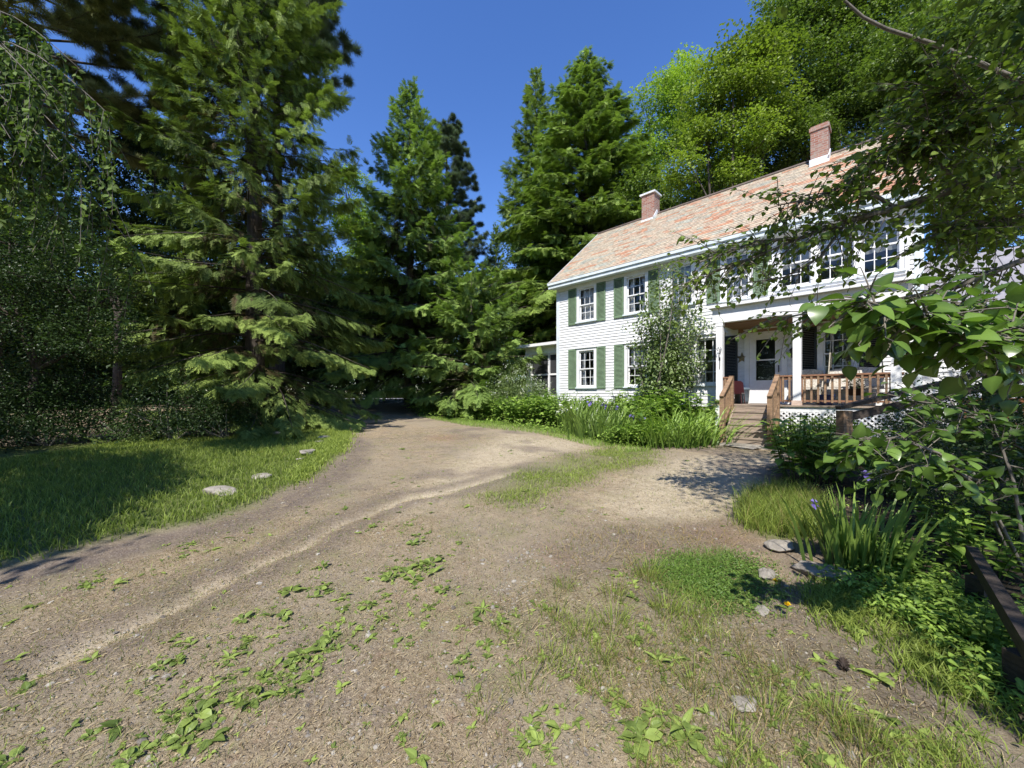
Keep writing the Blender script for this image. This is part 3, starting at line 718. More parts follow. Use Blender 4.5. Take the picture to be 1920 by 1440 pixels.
wild = np.clip(sstep(13, 18, y - .35 * np.abs(x + 4)) * 0 + ((y > 26) | (np.abs(x) > 22) | (y < -3)), 0, 1) * 1.0
z = z - .035 * chan + .012 * rim + .03 * lawn
z = z + (.006 * fbm(x, y, 17, 23) + .004 * fbm(x, y, 38, 24)) * (y < 12) - .02 * sand * .5
_zi = z.reshape(n0, n1)
def gzs(px_, py_):       # height of the finished sheet
    i = np.clip(np.searchsorted(gx, px_) - 1, 0, len(gx) - 2); j = np.clip(np.searchsorted(gy, py_) - 1, 0, len(gy) - 2)
    u = (px_ - gx[i]) / (gx[i + 1] - gx[i]); v = (py_ - gy[j]) / (gy[j + 1] - gy[j])
    return (_zi[j, i] * (1 - u) + _zi[j, i + 1] * u) * (1 - v) + (_zi[j + 1, i] * (1 - u) + _zi[j + 1, i + 1] * u) * v
def groundmat():
    m, nt, b = nm('ground_surface')
    A = lambda n: N(nt, 'ShaderNodeAttribute', attribute_name=n).outputs['Fac']
    tc = N(nt, 'ShaderNodeTexCoord').outputs['Object']
    n0_ = noise(nt, tc, .45, 5, .6); n1 = noise(nt, tc, 1.3, 6, .65); n2 = noise(nt, tc, 9, 6, .7); n3 = noise(nt, tc, 60, 4, .7); n4 = noise(nt, tc, 220, 3, .7)
    col = mixc(nt, ramp(nt, n2, .3, .7), (.215, .16, .098), (.385, .30, .19))
    col = mixc(nt, ramp(nt, n1, .42, .66, 0, .6), col, (.20, .165, .125))
    mv = noise(nt, tc, 3.7, 5, .65); col = mixc(nt, ramp(nt, mv, .52, .68, 0, .6), col, (.20, .16, .135))
    mv2 = noise(nt, tc, 6.1, 5, .7); col = mixc(nt, ramp(nt, mv2, .56, .7, 0, .6), col, (.25, .15, .10))
    col = mixc(nt, ramp(nt, n3, .48, .68, 0, .85), col, (.50, .42, .29))
    col = mixc(nt, ramp(nt, n4, .50, .62, 0, .75), col, (.075, .055, .04))
    col = mixc(nt, ramp(nt, n0_, .40, .62, 0, .65), col, (.30, .25, .18))
    mos = math2(nt, 'MULTIPLY', ramp(nt, noise(nt, tc, 2.7, 5), .5, .68), ramp(nt, n3, .4, .6))
    col = mixc(nt, math2(nt, 'MULTIPLY', mos, .75), col, (.21, .205, .085))
    sd = mixc(nt, ramp(nt, n2, .3, .7), (.42, .35, .24), (.58, .49, .35))
    col = mixc(nt, math2(nt, 'MULTIPLY', A('m_sand'), ramp(nt, n3, .3, .6, .35, 1.)), col, sd)
    dk = mixc(nt, ramp(nt, n3, .35, .65), (.095, .072, .06), (.20, .16, .135))
    col = mixc(nt, math2(nt, 'MULTIPLY', A('m_dark'), ramp(nt, n2, .3, .65, .4, 1.)), col, dk)
    col = mixc(nt, math2(nt, 'MULTIPLY', A('m_red'), ramp(nt, n3, .35, .65)), col, (.27, .13, .075))
    vo = N(nt, 'ShaderNodeTexVoronoi', Vector=tc, Scale=48.); peb = ramp(nt, vo.outputs['Distance'], .34, .18)
    sel = N(nt, 'ShaderNodeSeparateColor', Color=vo.outputs['Color']); pm = math2(nt, 'MULTIPLY', peb, ramp(nt, sel.outputs[0], .74, .8))
    col = mixc(nt, math2(nt, 'MULTIPLY', pm, .8), col, mixc(nt, sel.outputs[1], (.22, .19, .16), (.46, .42, .36)))
    gr = mixc(nt, ramp(nt, n3, .3, .7), (.07, .095, .025), (.14, .17, .05))
    col = mixc(nt, math2(nt, 'MULTIPLY', A('m_grass'), ramp(nt, n2, .25, .55, .55, 1.)), col, gr)
    bd = mixc(nt, ramp(nt, n3, .3, .7), (.028, .022, .016), (.075, .06, .042))
    col = mixc(nt, A('m_bed'), col, bd)
    wd = mixc(nt, ramp(nt, n2, .3, .7), (.05, .05, .022), (.10, .085, .045))
    col = mixc(nt, A('m_wild'), col, wd)
    nt.links.new(col, b.inputs['Base Color']); b.inputs['Roughness'].default_value = .95; b.inputs['Specular IOR Level'].default_value = .15
    h = math2(nt, 'ADD', math2(nt, 'MULTIPLY', n3, .5), math2(nt, 'ADD', math2(nt, 'MULTIPLY', n4, .3), math2(nt, 'MULTIPLY', pm, .5)))
    bp = N(nt, 'ShaderNodeBump', Strength=.9, Distance=.025, Height=h); nt.links.new(bp.outputs[0], b.inputs['Normal'])
    return m
M_ground = groundmat()
ii = np.arange(n0 - 1)[:, None] * n1 + np.arange(n1 - 1)[None]
Q = np.stack([ii, ii + 1, ii + n1 + 1, ii + n1], -1).reshape(-1, 4)
fx = x[Q].mean(1); fy = y[Q].mean(1)
zl_ = lawn[Q].mean(1) > .5; zb_ = bed[Q].mean(1) > .5
drive = (~zl_) & (~zb_) & (fy < 34) & (fy > -2) & (fx > -7.5 - .25 * np.maximum(fy - 10, 0)) & (fx < 6)
for nme, msk in (('lawn', zl_), ('garden_soil', zb_ & ~zl_), ('driveway', drive), ('ground', ~(zl_ | zb_ | drive))):
    q = Q[msk]; u, inv = np.unique(q, return_inverse=True)
    me = mesh(nme, np.stack([x[u], y[u], z[u]], -1), inv.reshape(-1, 4), M_ground, None, True)
    for an, av in (('m_sand', np.clip(sand + .8 * chan, 0, 1)), ('m_dark', dark), ('m_red', red), ('m_grass', grass), ('m_bed', bed), ('m_wild', wild)):
        a = me.attributes.new(an, 'FLOAT', 'POINT'); a.data.foreach_set('value', av[u].astype(np.float32))
    tag(link(nme, me), None, None, None, 'structure')
m = MB(); xs = np.linspace(-60, 60, 61)
V = [(q, w_ + .05 * q, float(gz(q, w_ + .05 * q)) + .06) for q in xs for w_ in ROADY]
m.add(V, [(2 * i, 2 * i + 2, 2 * i + 3, 2 * i + 1) for i in range(60)]); tag(m.build('road', simple('pale_road', (.42, .42, .42), .9, .15, 3)), None, None, None, 'structure')

# ---------------------------------------------------------------- foliage building blocks
def rhomb(a, b, w, up=(0, 0, 1)):
    a = np.array(a, float); b = np.array(b, float); d = b - a; sd = np.cross(up, d); sd = sd / (np.linalg.norm(sd) + 1e-9)
    mid = a + d * .45
    return [a, mid + sd * w, b, mid - sd * w]
def t_spray(n=9, fine=0, w=.035, seed=1, spread=.42):
    r = np.random.default_rng(seed); V = []; T = []
    def put(a, b, w_, t0, t1): V.extend(rhomb(a, b, w_)); T.extend([t0, (t0 + t1) / 2, t1, (t0 + t1) / 2])
    ax = lambda t: np.array([t, 0, -.16 * t * t])
    put(ax(0), ax(1), w, -.12, .22)
    for i in range(n):
        t = .06 + .88 * i / n
        for sg in (-1, 1):
            L = spread * (1 - .72 * t) * r.uniform(.8, 1.15); a = ax(t); ang = r.uniform(.75, 1.0)
            b = a + L * np.array([math.cos(ang), sg * math.sin(ang), -.18 + r.uniform(-.12, .12)])
            put(a, b, w, -.1, .16 + .12 * t)
            if fine:
                for k in range(fine):
                    u = .3 + .6 * k / fine; c = a + (b - a) * u
                    for s2 in (-1, 1):
                        an2 = ang * sg + s2 * .8; l2 = L * .42 * (1 - u * .5)
                        put(c, c + l2 * np.array([math.cos(an2), math.sin(an2), r.uniform(-.25, .1)]), w * .62, -.05, .2)
    V = np.array(V); return V, np.arange(len(V)).reshape(-1, 4), np.array(T)
def t_tuft(n=26, seed=2, L=1.0, w=.035):
    r = np.random.default_rng(seed); V = []; T = []
    for i in range(n):
        a = r.uniform(0, 2 * PI); c = r.uniform(.1, .95); s = math.sqrt(1 - c * c)
        d = np.array([c, s * math.cos(a), s * math.sin(a)]) * L * r.uniform(.75, 1.1); o = np.array([r.uniform(-.3, .35), 0, 0])
        V.extend(rhomb(o, o + d, w)); T.extend([-.1, 0, .15, 0])
    V = np.array(V); return V, np.arange(len(V)).reshape(-1, 4), np.array(T)
def t_leaves(n=30, seed=3, size=.26, flat=.7):
    """a ball of leaves, each one folded quad pair"""
    r = np.random.default_rng(seed); V = []; T = []; Qd = []
    for i in range(n):
        p = r.normal(0, 1, 3); p = p / np.linalg.norm(p) * r.uniform(.25, 1.0) ** .6; p[2] *= flat
        d = p * .6 + r.normal(0, .5, 3) + np.array([0, 0, -.35]); d /= np.linalg.norm(d)
        up = np.array([0, 0, 1.0]) + r.normal(0, .26, 3) + p * .5; sd = np.cross(up, d); sd /= np.linalg.norm(sd); u = np.cross(d, sd)
        s = size * r.uniform(.7, 1.25); b = len(V); tn = r.normal(0, .06) + .2 * p[2]  # upper leaves toned lighter, lower darker: light from above put into the colour
        V += [p, p + s * (.5 * d + .36 * sd + .06 * u), p + s * (d - .08 * u), p + s * (.5 * d - .36 * sd + .06 * u)]; T += [tn] * 4
        Qd.append((b, b + 1, b + 2, b + 3))
    return np.array(V), np.array(Qd), np.array(T)
SPR = [t_spray(7, 0, .046, k, .5) for k in range(3)]; SPRF = [t_spray(8, 0, .036, 10 + k, .5) for k in range(3)]
HEM = [t_spray(8, 0, .040, 20 + k, .5) for k in range(3)]; TUFT = [t_tuft(30, 30 + k, 1., .02) for k in range(2)]
LEAF = [t_leaves(40, 40 + k, .25, .6) for k in range(3)]; LEAFS = [t_leaves(30, 50 + k, .17) for k in range(3)]
class Fol:
    def __init__(s): s.V = []; s.Q = []; s.T = []; s.n = 0
    def put(s, V, Q, T):
        s.V.append(V); s.Q.append(Q + s.n); s.T.append(T); s.n += len(V)
    def scatter(s, tmpl, O, M, sc, tone):
        O = np.asarray(O); k = rng.integers(0, len(tmpl), len(O))
        for i, (tV, tF, tt) in enumerate(tmpl):
            m_ = k == i
            if m_.any(): s.put(*inst(tV, tF, O[m_], M[m_], np.asarray(sc)[m_], np.asarray(tone)[m_], tt))
    def build(s, name, mat, parent=None, smooth=False):
        return link(name, mesh(name, np.concatenate(s.V), np.concatenate(s.Q), mat, np.concatenate(s.T), smooth), parent)

M_spruce = leafmat('spruce_needles', (.032, .055, .015), (.29, .38, .095), .22, .6, .12, (.11, .075, .04))
M_spruce2 = leafmat('bright_spruce_needles', (.035, .068, .018), (.32, .45, .11), .24, .6, .12, (.10, .075, .04))
M_hem = leafmat('hemlock_needles', (.055, .095, .02), (.32, .43, .10), .25, .6, .12)
M_pine = leafmat('pine_needles', (.07, .085, .035), (.33, .35, .16), .2, .6, .12)
M_pineb = leafmat('bluish_pine_needles', (.06, .085, .06), (.25, .31, .20), .2, .6, .12)
M_maple = leafmat('maple_leaves', (.05, .085, .016), (.24, .33, .06), .4)
M_olive = leafmat('yellow_olive_leaves', (.10, .135, .016), (.33, .43, .06), .42)
M_lime = leafmat('lime_leaves', (.12, .20, .02), (.44, .58, .08), .42)
M_dkleaf = leafmat('dark_broad_leaves', (.02, .046, .014), (.12, .19, .05), .35)
M_shade = leafmat('deep_green_shade_leaves', (.014, .034, .011), (.07, .118, .034), .3)  # dark leaf green that also carries the shade of the wood edge
M_weep = leafmat('weeping_leaves', (.045, .075, .02), (.20, .29, .075), .35, .6, .12)
M_glossy = leafmat('glossy_leaves', (.045, .09, .02), (.18, .29, .06), .38, .28, .5)
M_lilac = leafmat('lilac_leaves', (.07, .11, .035), (.29, .38, .13), .3, .38, .45)
M_grass = leafmat('grass_blades', (.085, .13, .02), (.39, .47, .10), .35, .5, .25, (.36, .27, .12))
M_bedlf = leafmat('bed_leaves', (.08, .16, .026), (.38, .53, .10), .35, .45, .35, (.3, .25, .1))
M_iris = leafmat('iris_blades', (.07, .13, .03), (.28, .40, .08), .35, .4, .4)
M_purple = leafmat('purple_petals', (.10, .07, .30), (.25, .20, .55), .3, .5, .3)
M_whitefl = leafmat('white_petals', (.6, .62, .55), (.85, .85, .78), .3, .6, .2)
M_yellow = leafmat('yellow_petals', (.75, .45, .01), (.9, .62, .02), .3, .6, .2)

def conifer(name, label, H, R, loc, zb=.05, style='spruce', mat=None, tmpl=None, group=None, gap=.42, dens=1., sc=1., crown=.85, lean=0, sector=None, bark=None):
    t = thing(name, label, 'tree', loc, 0, group)
    tk = MB(); nz = 14; zz = np.linspace(-.3, H, nz); r0 = .013 * H + .05
    tk.tube([(lean * (q / H) ** 2 + .03 * math.sin(q), .03 * math.cos(q * 1.3), q) for q in zz], np.maximum(.012, r0 * (1 - zz / H) ** .85), 9)
    fo = Fol(); z_ = H * zb + .3
    while z_ < H - .25:
        tt = z_ / H; n = rng.integers(5, 8); ph = rng.uniform(0, 6.3)
        for k in range(n):
            az = ph + 2 * PI * k / n + rng.normal(0, .35)
            if style != 'pine' and rng.random() < .13: continue
            L = R * (1 - tt) ** crown * rng.uniform(.72, 1.18) + .12
            if tt < .12: L *= rng.uniform(.6, 1.0)
            if style == 'spruce': a1, a2, a3 = .12 + .55 * tt, .85 - .55 * tt, .38
            elif style == 'hemlock': a1, a2, a3 = .30 + .35 * tt, .50, .02
            else: a1, a2, a3 = .08 + .35 * tt, -.02, .12
            a2 += rng.normal(0, .08); m_ = 8; u = np.linspace(0, 1, m_)
            rr = L * u; hz = L * (a1 * u - a2 * u ** 2 + a3 * u ** 3); wob = .06 * L * np.sin(u * 3 + ph)
            pts = np.stack([rr * math.cos(az) - wob * math.sin(az), rr * math.sin(az) + wob * math.cos(az), z_ + hz + rng.normal(0, .2)], -1)
            tk.tube(pts, np.linspace(max(.010, .0085 * L), .004, m_), 4)
            tone0 = rng.normal(.42, .12)
            def place(nn, lo, hi, fn, scl, tm, tadd=0.):
                uu = lo + (hi - lo) * rng.random(nn) ** .8; f_ = uu * (m_ - 1); i = np.minimum(f_.astype(int), m_ - 2)
                p = pts[i] + (pts[i + 1] - pts[i]) * (f_ - i)[:, None]; tg = pts[i + 1] - pts[i]; tg /= np.linalg.norm(tg, axis=1)[:, None]
                sd = np.stack([-tg[:, 1], tg[:, 0], 0 * tg[:, 0]], -1); sg = np.where(rng.random(nn) < .5, -1, 1)[:, None]
                d = fn(tg, sd, sg, nn); tone = tone0 + rng.normal(0, .1, nn) + tadd + .18 * (uu - .5)
                if style == 'spruce': tone = np.where((uu < .5) & (tt < .5) & (rng.random(nn) < .55), -.35, tone)
                fo.scatter(tm, p, frames(d), scl * (1.25 - .62 * uu) * rng.uniform(.75, 1.25, nn), tone)
            dz = np.array([0, 0, 1.0])
            if style == 'pine':
                nn = int(dens * L / .055) + 6
                place(nn, .3, 1.0, lambda tg, sd, sg, q: tg * .6 + sd * sg * rng.uniform(.2, .9, (q, 1)) + dz * .35 + rng.normal(0, .25, (q, 3)), .17 * sc, tmpl)
                # side branchlets carrying more tufts
                nb = int(L / .28) + 1; ub = rng.uniform(.3, 1, nb)
                for b_ in range(nb):
                    f_ = ub[b_] * (m_ - 1); i = min(int(f_), m_ - 2); p0 = pts[i] + (pts[i + 1] - pts[i]) * (f_ - i)
                    a_ = az + rng.choice([-1, 1]) * rng.uniform(.5, 1.1); l_ = rng.uniform(.3, .8) * (1.15 - .5 * ub[b_]) * min(1, L / 2)
                    d_ = np.array([math.cos(a_), math.sin(a_), rng.uniform(-.05, .3)]); q_ = int(dens * 22) + 3; w_ = rng.uniform(.35, 1, (q_, 1))
                    fo.scatter(tmpl, p0 + d_ * l_ * w_ + rng.normal(0, .03, (q_, 3)), frames(d_ + rng.normal(0, .35, (q_, 3))), .16 * sc * rng.uniform(.8, 1.2, q_), tone0 + rng.normal(0, .1, q_))
                    tk.bar(p0, p0 + d_ * l_, .012, .012)
            else:
                s0 = .36 * sc * min(1.1, .6 + .2 * L); dr = .5 if style == 'spruce' else .25
                nn = int(dens * (L + .3 * L * L) / .060) + 5
                uu = .10 + .90 * rng.random(nn) ** .75; f_ = np.minimum(uu, .999) * (m_ - 1); i = np.minimum(f_.astype(int), m_ - 2)
                p = pts[i] + (pts[i + 1] - pts[i]) * (f_ - i)[:, None]; tg = pts[i + 1] - pts[i]; tg /= np.linalg.norm(tg, axis=1)[:, None]
                sd = np.stack([-tg[:, 1], tg[:, 0], 0 * tg[:, 0]], -1); sg = np.where(rng.random(nn) < .5, -1., 1.)[:, None]
                wl = (rng.random(nn) ** .8 * .34 * L * (1.02 - uu) * np.minimum(1, uu * 2.2))[:, None]; hang = (rng.random(nn) < (.32 if style == 'spruce' else .1))[:, None]
                p = p + sd * sg * wl + tg * wl * .55 - dz * (wl * dr * rng.uniform(.5, 1.2, (nn, 1)) + rng.uniform(0, .06, (nn, 1)))
                d = np.where(hang, tg * .25 + sd * sg * .25 - dz, tg * .7 + sd * sg * rng.uniform(.3, .9, (nn, 1)) - dz * rng.uniform(.0, dr + .15, (nn, 1)))
                tone = tone0 + rng.normal(0, .09, nn) + .22 * (uu - .55) - .1 * hang[:, 0] + .25 * np.minimum(.5, wl[:, 0])
                if style == 'spruce': tone = np.where((uu < .45) & (tt < .6) & (rng.random(nn) < .5), -.35, tone)
                fo.scatter(tmpl, p, frames(d), s0 * rng.uniform(.65, 1.3, nn) * (1.1 - .25 * uu), tone)
                nt2 = 4; fo.scatter(tmpl, np.repeat(pts[-1:], nt2, 0) + rng.normal(0, .04, (nt2, 3)), frames(np.repeat(pts[-1:] - pts[-2:-1], nt2, 0) / L + rng.normal(0, .12, (nt2, 3))), np.full(nt2, s0), np.full(nt2, tone0 + .15))
        z_ += gap * (1 - .45 * tt) * rng.uniform(.8, 1.2)
    # leader shoots
    fo.scatter(tmpl, np.array([[lean, 0, H - .25 - .2 * q] for q in range(4)]), frames(np.array([[.15 * math.cos(q), .15 * math.sin(q), 1] for q in range(4)])), np.full(4, .35), np.full(4, .5))
    tk.build('trunk', bark or M_bark_d, t, True); fo.build('crown', mat or M_spruce, t)
    return t
def limb(mb, a, b, r0, r1, sag=.1, n=6):
    a = np.array(a, float); b = np.array(b, float); u = np.linspace(0, 1, n)[:, None]
    w_ = rng.normal(0, .05 * np.linalg.norm(b - a), 3) * np.sin(u * PI)
    mb.tube(a + (b - a) * u + w_ + np.array([0, 0, sag]) * np.sin(u * PI), np.linspace(r0, r1, n), 7)
def broadleaf(name, label, base, lobes, mat, leaf=.13, per=1.0, tr=.16, group=None, bark=None, cat='tree', tmpl=None, fork=.35, cl=.55, squash=.9, gapn=0.12):
    """lobes: world-space centres and radii; clusters of leaves spread through their outer shells, open in between"""
    t = thing(name, label, cat, base, 0, group); base = np.array(base, float)
    lobes = [(np.array(c) - base, r_) for c, r_ in lobes]
    tmpl = tmpl or LEAF; lsz = tmpl[0][0]
    tk = MB(); fo = Fol(); cen = np.mean([c for c, _ in lobes], 0); top = max(c[2] for c, _ in lobes)
    f0 = np.array([cen[0] * .25, cen[1] * .25, max(.5, fork * top)])
    limb(tk, (0, 0, -.3), f0, tr, tr * .75, 0)
    for c, r_ in lobes:
        limb(tk, f0, c, tr * .5, tr * .14, .15 * r_, 8)
        n = max(8, int(per * 24 * (r_ / cl) ** 2)); d = unit(n); d[:, 2] = np.where(d[:, 2] < -.3, d[:, 2] * .5, d[:, 2]); 
        lump = 1 + .22 * np.sin(d[:, 0] * 5 + c[0]) * np.sin(d[:, 1] * 6 + c[1] * 2) + .12 * np.sin(d[:, 2] * 9 + c[2])
        rad = r_ * lump * (1 - .55 * rng.random(n) ** 1.8)
        p = c + d * rad[:, None] * np.array([1, 1, squash])
        keep = np.ones(n, bool)
        for c2, r2 in lobes:
            if c2 is not c: keep &= np.linalg.norm((p - c2), axis=1) > r2 * .55
        keep &= np.sin(p[:, 0] * 2.1 / r_ + c[1]) + np.sin(p[:, 1] * 2.3 / r_ + c[2]) + np.sin(p[:, 2] * 2.6 / r_) > -2.2 + 6 * gapn
        p = p[keep]; d = d[keep]; n = len(p)
        sc = cl * rng.uniform(.65, 1.25, n); s3 = np.stack([sc, sc, sc * .75], -1)
        dd = d * [1, 1, .2] + rng.normal(0, .2, (n, 3))
        up = d * .5 + [0, 0, 1] + rng.normal(0, .2, (n, 3))
        lt = rng.normal(.42, .07)
        fo.scatter(tmpl, p, frames(dd, up), s3, lt + rng.normal(0, .08, n) + .1 * d[:, 2])  # crown tops toned lighter, as lit from above
        for q in range(min(n, 9)): limb(tk, c * .9 + f0 * .1, p[q], tr * .12, .012, 0, 4)
    tk.build('trunk', bark or M_bark_g, t, True); fo.build('crown', mat, t)
    return t
def L_(px, py, Y, rp): return (P(px, py, Y), rp * Y / F)
def gpt(px, Y): 
    q = (px - CX) / F * Y; return np.array([q, Y, float(gz(q, Y))])
# ---------------------------------------------------------------- trees
conifer('spruce_tree', 'tall dark spruce with drooping tiered branches beside the lawn, largest of the spruces', 17.0, 3.5, gpt(478, 11.2), .03, 'spruce', M_spruce, SPRF, None, .42, 1.35, .8, .55)
conifer('spruce_tree', 'pointed spruce standing at the bend of the driveway in the middle of the view', 16.6, 5.3, gpt(768, 19.6), .10, 'spruce', M_spruce2, SPR, None, .44, 1.0, 1.08, .95)
conifer('spruce_tree', 'low spruce with broad level boughs between the driveway bend and the screened porch', 6.2, 3.4, gpt(885, 16.6), .12, 'spruce', M_spruce2, SPR, None, .5, 1.1, 1.1, .55)
conifer('hemlock_tree', 'big bright green hemlock rising behind the left end of the house', 22.2, 7.8, gpt(1098, 24.5), .04, 'hemlock', M_hem, HEM, None, .40, .80, 1.22, .74)
b1 = conifer('spruce_tree', 'thin dark spire of a spruce poking up behind the left side of the hemlock', 27.5, 5.0, gpt(1004, 32), .2, 'spruce', M_spruce, SPR, None, .75, .5, 1.7, .85)
conifer('pine_tree', 'bluish pine with tufted boughs just behind the pointed spruce', 19.8, 4.0, gpt(838, 27), .25, 'pine', M_pineb, TUFT, None, .95, .9, 1.5, .55)
conifer('pine_tree', 'huge pine with long soft boughs filling the top left corner', 21, 6.2, gpt(-30, 9.8), .40, 'pine', M_pine, TUFT, None, .72, 1.2, 1.25, .35)
conifer('pine_tree', 'pine behind the tallest spruce with one bough reaching over the sky gap', 19.5, 4.3, gpt(520, 15.5), .66, 'pine', M_pineb, TUFT, None, .95, .7, 1.7, .3)
# woodland beyond the driveway
for (px, Yd, sc, rz, lab) in ((585, 27, .62, 1.0, 'dark spruce in the wood behind the shaded end of the driveway'), (690, 30, .52, 2.2, 'spruce in the wood between the tallest spruce and the pointed one'), (930, 33, .55, 4.0, 'spruce in the wood behind the screened side porch'), (350, 21, .75, 5.2, 'spruce in the wood directly behind the tallest spruce'), (60, 22, .8, 3.1, 'spruce in the dark wood at the far left behind the lawn')):
    copy_thing(b1, gpt(px, Yd), rz, sc, lab, 'spruces in the wood beyond the driveway')
b1['group'] = 'spruces in the wood beyond the driveway'
broadleaf('deciduous_tree', 'sunlit yellow green tree showing between the tallest spruce and the pointed one', gpt(668, 29), [L_(668, 420, 29, 45), L_(690, 470, 29, 45), L_(650, 350, 29, 35), L_(705, 540, 29, 40), L_(655, 500, 29, 40)], M_lime, per=1., cl=.6)
broadleaf('deciduous_tree', 'shaded leafy tree low in the wood left of the driveway end', gpt(610, 24), [L_(600, 560, 24, 70), L_(660, 600, 24, 60), L_(560, 640, 24, 60), L_(640, 680, 24, 45), L_(690, 650, 26, 50)], M_dkleaf, per=.9, cl=.6)
broadleaf('deciduous_tree', 'shaded leafy tree in the wood behind the trunk of the pointed spruce', gpt(760, 25), [L_(740, 600, 25, 70), L_(800, 650, 25, 60), L_(720, 690, 25, 45), L_(850, 600, 25, 60)], M_dkleaf, per=.9, cl=.6)
broadleaf('deciduous_tree', 'dark tree filling the gap beside the left gable of the house', gpt(985, 27), [L_(980, 560, 27, 65), L_(1010, 480, 27, 55), L_(950, 640, 27, 60), L_(1020, 640, 27, 60), L_(900, 560, 27, 55)], M_dkleaf, per=1., cl=.65)
broadleaf('maple_tree', 'bright lime green tree rising just right of the hemlock', gpt(1235, 29), [L_(1215, 205, 29, 48), L_(1258, 190, 29, 50), L_(1285, 150, 29, 42), L_(1240, 265, 29, 52), L_(1205, 300, 29, 45), L_(1290, 250, 29, 40), L_(1215, 370, 29, 45)], M_lime, per=.75, cl=.7, gapn=.2)
broadleaf('maple_tree', 'yellow olive maple with a rounded top above the middle of the roof', gpt(1365, 18.5), [L_(1372, 112, 18.5, 48), L_(1340, 180, 18.5, 55), L_(1405, 175, 18.5, 62), L_(1325, 250, 18.5, 48), L_(1385, 270, 18.5, 62), L_(1300, 320, 18.5, 50), L_(1440, 235, 18.5, 45), L_(1360, 345, 18.5, 45), L_(1425, 120, 18.5, 45)], M_olive, per=.95, cl=.62, gapn=.14, bark=M_bark_d)
broadleaf('maple_tree', 'tall green maple behind the right chimney reaching the top of the picture', gpt(1560, 20), [L_(1480, 50, 20, 70), L_(1550, 20, 20, 80), L_(1500, 150, 20, 75), L_(1590, 110, 20, 85), L_(1660, 60, 20, 90), L_(1480, 245, 20, 55), L_(1560, 215, 20, 60), L_(1660, 190, 20, 80), L_(1620, 290, 19, 60), L_(1540, -80, 20, 90), L_(1510, 270, 19, 50), L_(1470, 100, 20, 55), L_(1740, 150, 18, 90), L_(1700, 300, 18, 60)], M_maple, per=.95, cl=.6, gapn=.14, tr=.24, bark=M_bark_d)
broadleaf('maple_tree', 'green maple behind the grey roofed wing at the right edge', gpt(1800, 15.5), [L_(1740, 110, 15.5, 90), L_(1830, 60, 15.5, 100), L_(1780, 220, 15.5, 85), L_(1880, 190, 15.5, 95), L_(1830, 320, 15.5, 80), L_(1930, 330, 15.5, 90), L_(1760, 380, 15.5, 60), L_(1860, 430, 15.5, 60), L_(1930, 60, 15.5, 90)], M_maple, per=1., cl=.55, gapn=.12, tr=.2, bark=M_bark_d)
broadleaf('deciduous_tree', 'dense leafy tree behind the roof just right of the left chimney', gpt(1290, 22), [L_(1275, 370, 22, 45), L_(1330, 350, 22, 45), L_(1200, 380, 22, 50), L_(1400, 310, 22, 45), L_(1460, 300, 21, 40)], M_maple, per=1., cl=.6)
# left side
broadleaf('birch_tree', 'broad dark leafy tree in the shade at the left edge behind the lawn', gpt(60, 8.4), [L_(20, 430, 8.4, 110), L_(130, 520, 8.4, 95), L_(40, 600, 8.2, 110), L_(175, 640, 8.4, 80), L_(60, 730, 8.6, 80), L_(200, 560, 9, 60), L_(-90, 520, 8, 130), L_(150, 740, 9, 50)], M_shade, per=1.05, cl=.34, tmpl=LEAFS, tr=.1, bark=M_bark_d)
broadleaf('deciduous_tree', 'leafy tree glimpsed in the dark behind the weeping branches', gpt(215, 15), [L_(235, 255, 15, 50), L_(290, 300, 15, 50), L_(190, 330, 15, 60), L_(260, 420, 15, 70), L_(170, 450, 15, 70), L_(300, 520, 15, 60)], M_shade, per=.8, cl=.45, bark=M_bark_d)
def weeping():
    base = np.array([-9.2, 4.6, 0.15]); t = thing('weeping_tree', 'weeping tree with long hanging leafy branches at the left edge', 'tree', base)
    tk = MB(); fo = Fol(); limb(tk, (0, 0, -.3), (.4, .2, 4.6), .17, .11, 0)
    ends = [(150, 130, 5.6), (215, 225, 5.5), (90, 180, 5.0), (255, 470, 5.8), (40, 120, 5.2), (180, 330, 5.4), (-40, 90, 5.0), (-120, 160, 4.6), (110, 300, 5.0), (20, 260, 4.7)]
    for (px, py, Yd) in ends:
        e = P(px, py, Yd) - base; a = np.array([.4, .2, 4.0 + rng.uniform(0, .7)]); u = np.linspace(0, 1, 12)[:, None]
        pts = a + (e - a) * u + np.array([0, 0, 1.0]) * np.sin(u * PI) * 1.3; tk.tube(pts, np.linspace(.024, .004, 12), 5)
        for k in range(34):
            f_ = rng.uniform(3.5, 11); i = int(min(f_, 10)); p = pts[i] + (pts[i + 1] - pts[i]) * (f_ - i)
            Ls = rng.uniform(.5, 1.6); w_ = np.linspace(0, 1, 7)[:, None]; dx = rng.normal(0, .22, 2)
            sp_ = p + np.concatenate([dx[0] * w_ + .1 * w_ * (1 - w_), dx[1] * w_, -Ls * w_ ** 1.2], 1); tk.tube(sp_, .0035, 3)
            n = int(Ls * 34); q = rng.uniform(0, 6, n); j = np.minimum(q.astype(int), 5); o = sp_[j] + (sp_[j + 1] - sp_[j]) * (q - j)[:, None]
            d = rng.normal(0, .5, (n, 3)) + [0, 0, -.7]; fo.scatter(ONE, o, frames(d, rng.normal(0, .6, (n, 3)) + [-.2, -.5, .6]), rng.uniform(.065, .115, n), rng.normal(.42, .17, n))
    tk.build('trunk', M_bark_g, t, True); fo.build('crown', M_weep, t)
ONE = [(np.array([(0, 0, 0), (.42, .3, .05), (1, 0, -.06), (.42, -.3, .05)]), np.array([(0, 1, 2, 3)]), np.zeros(4))]
weeping()
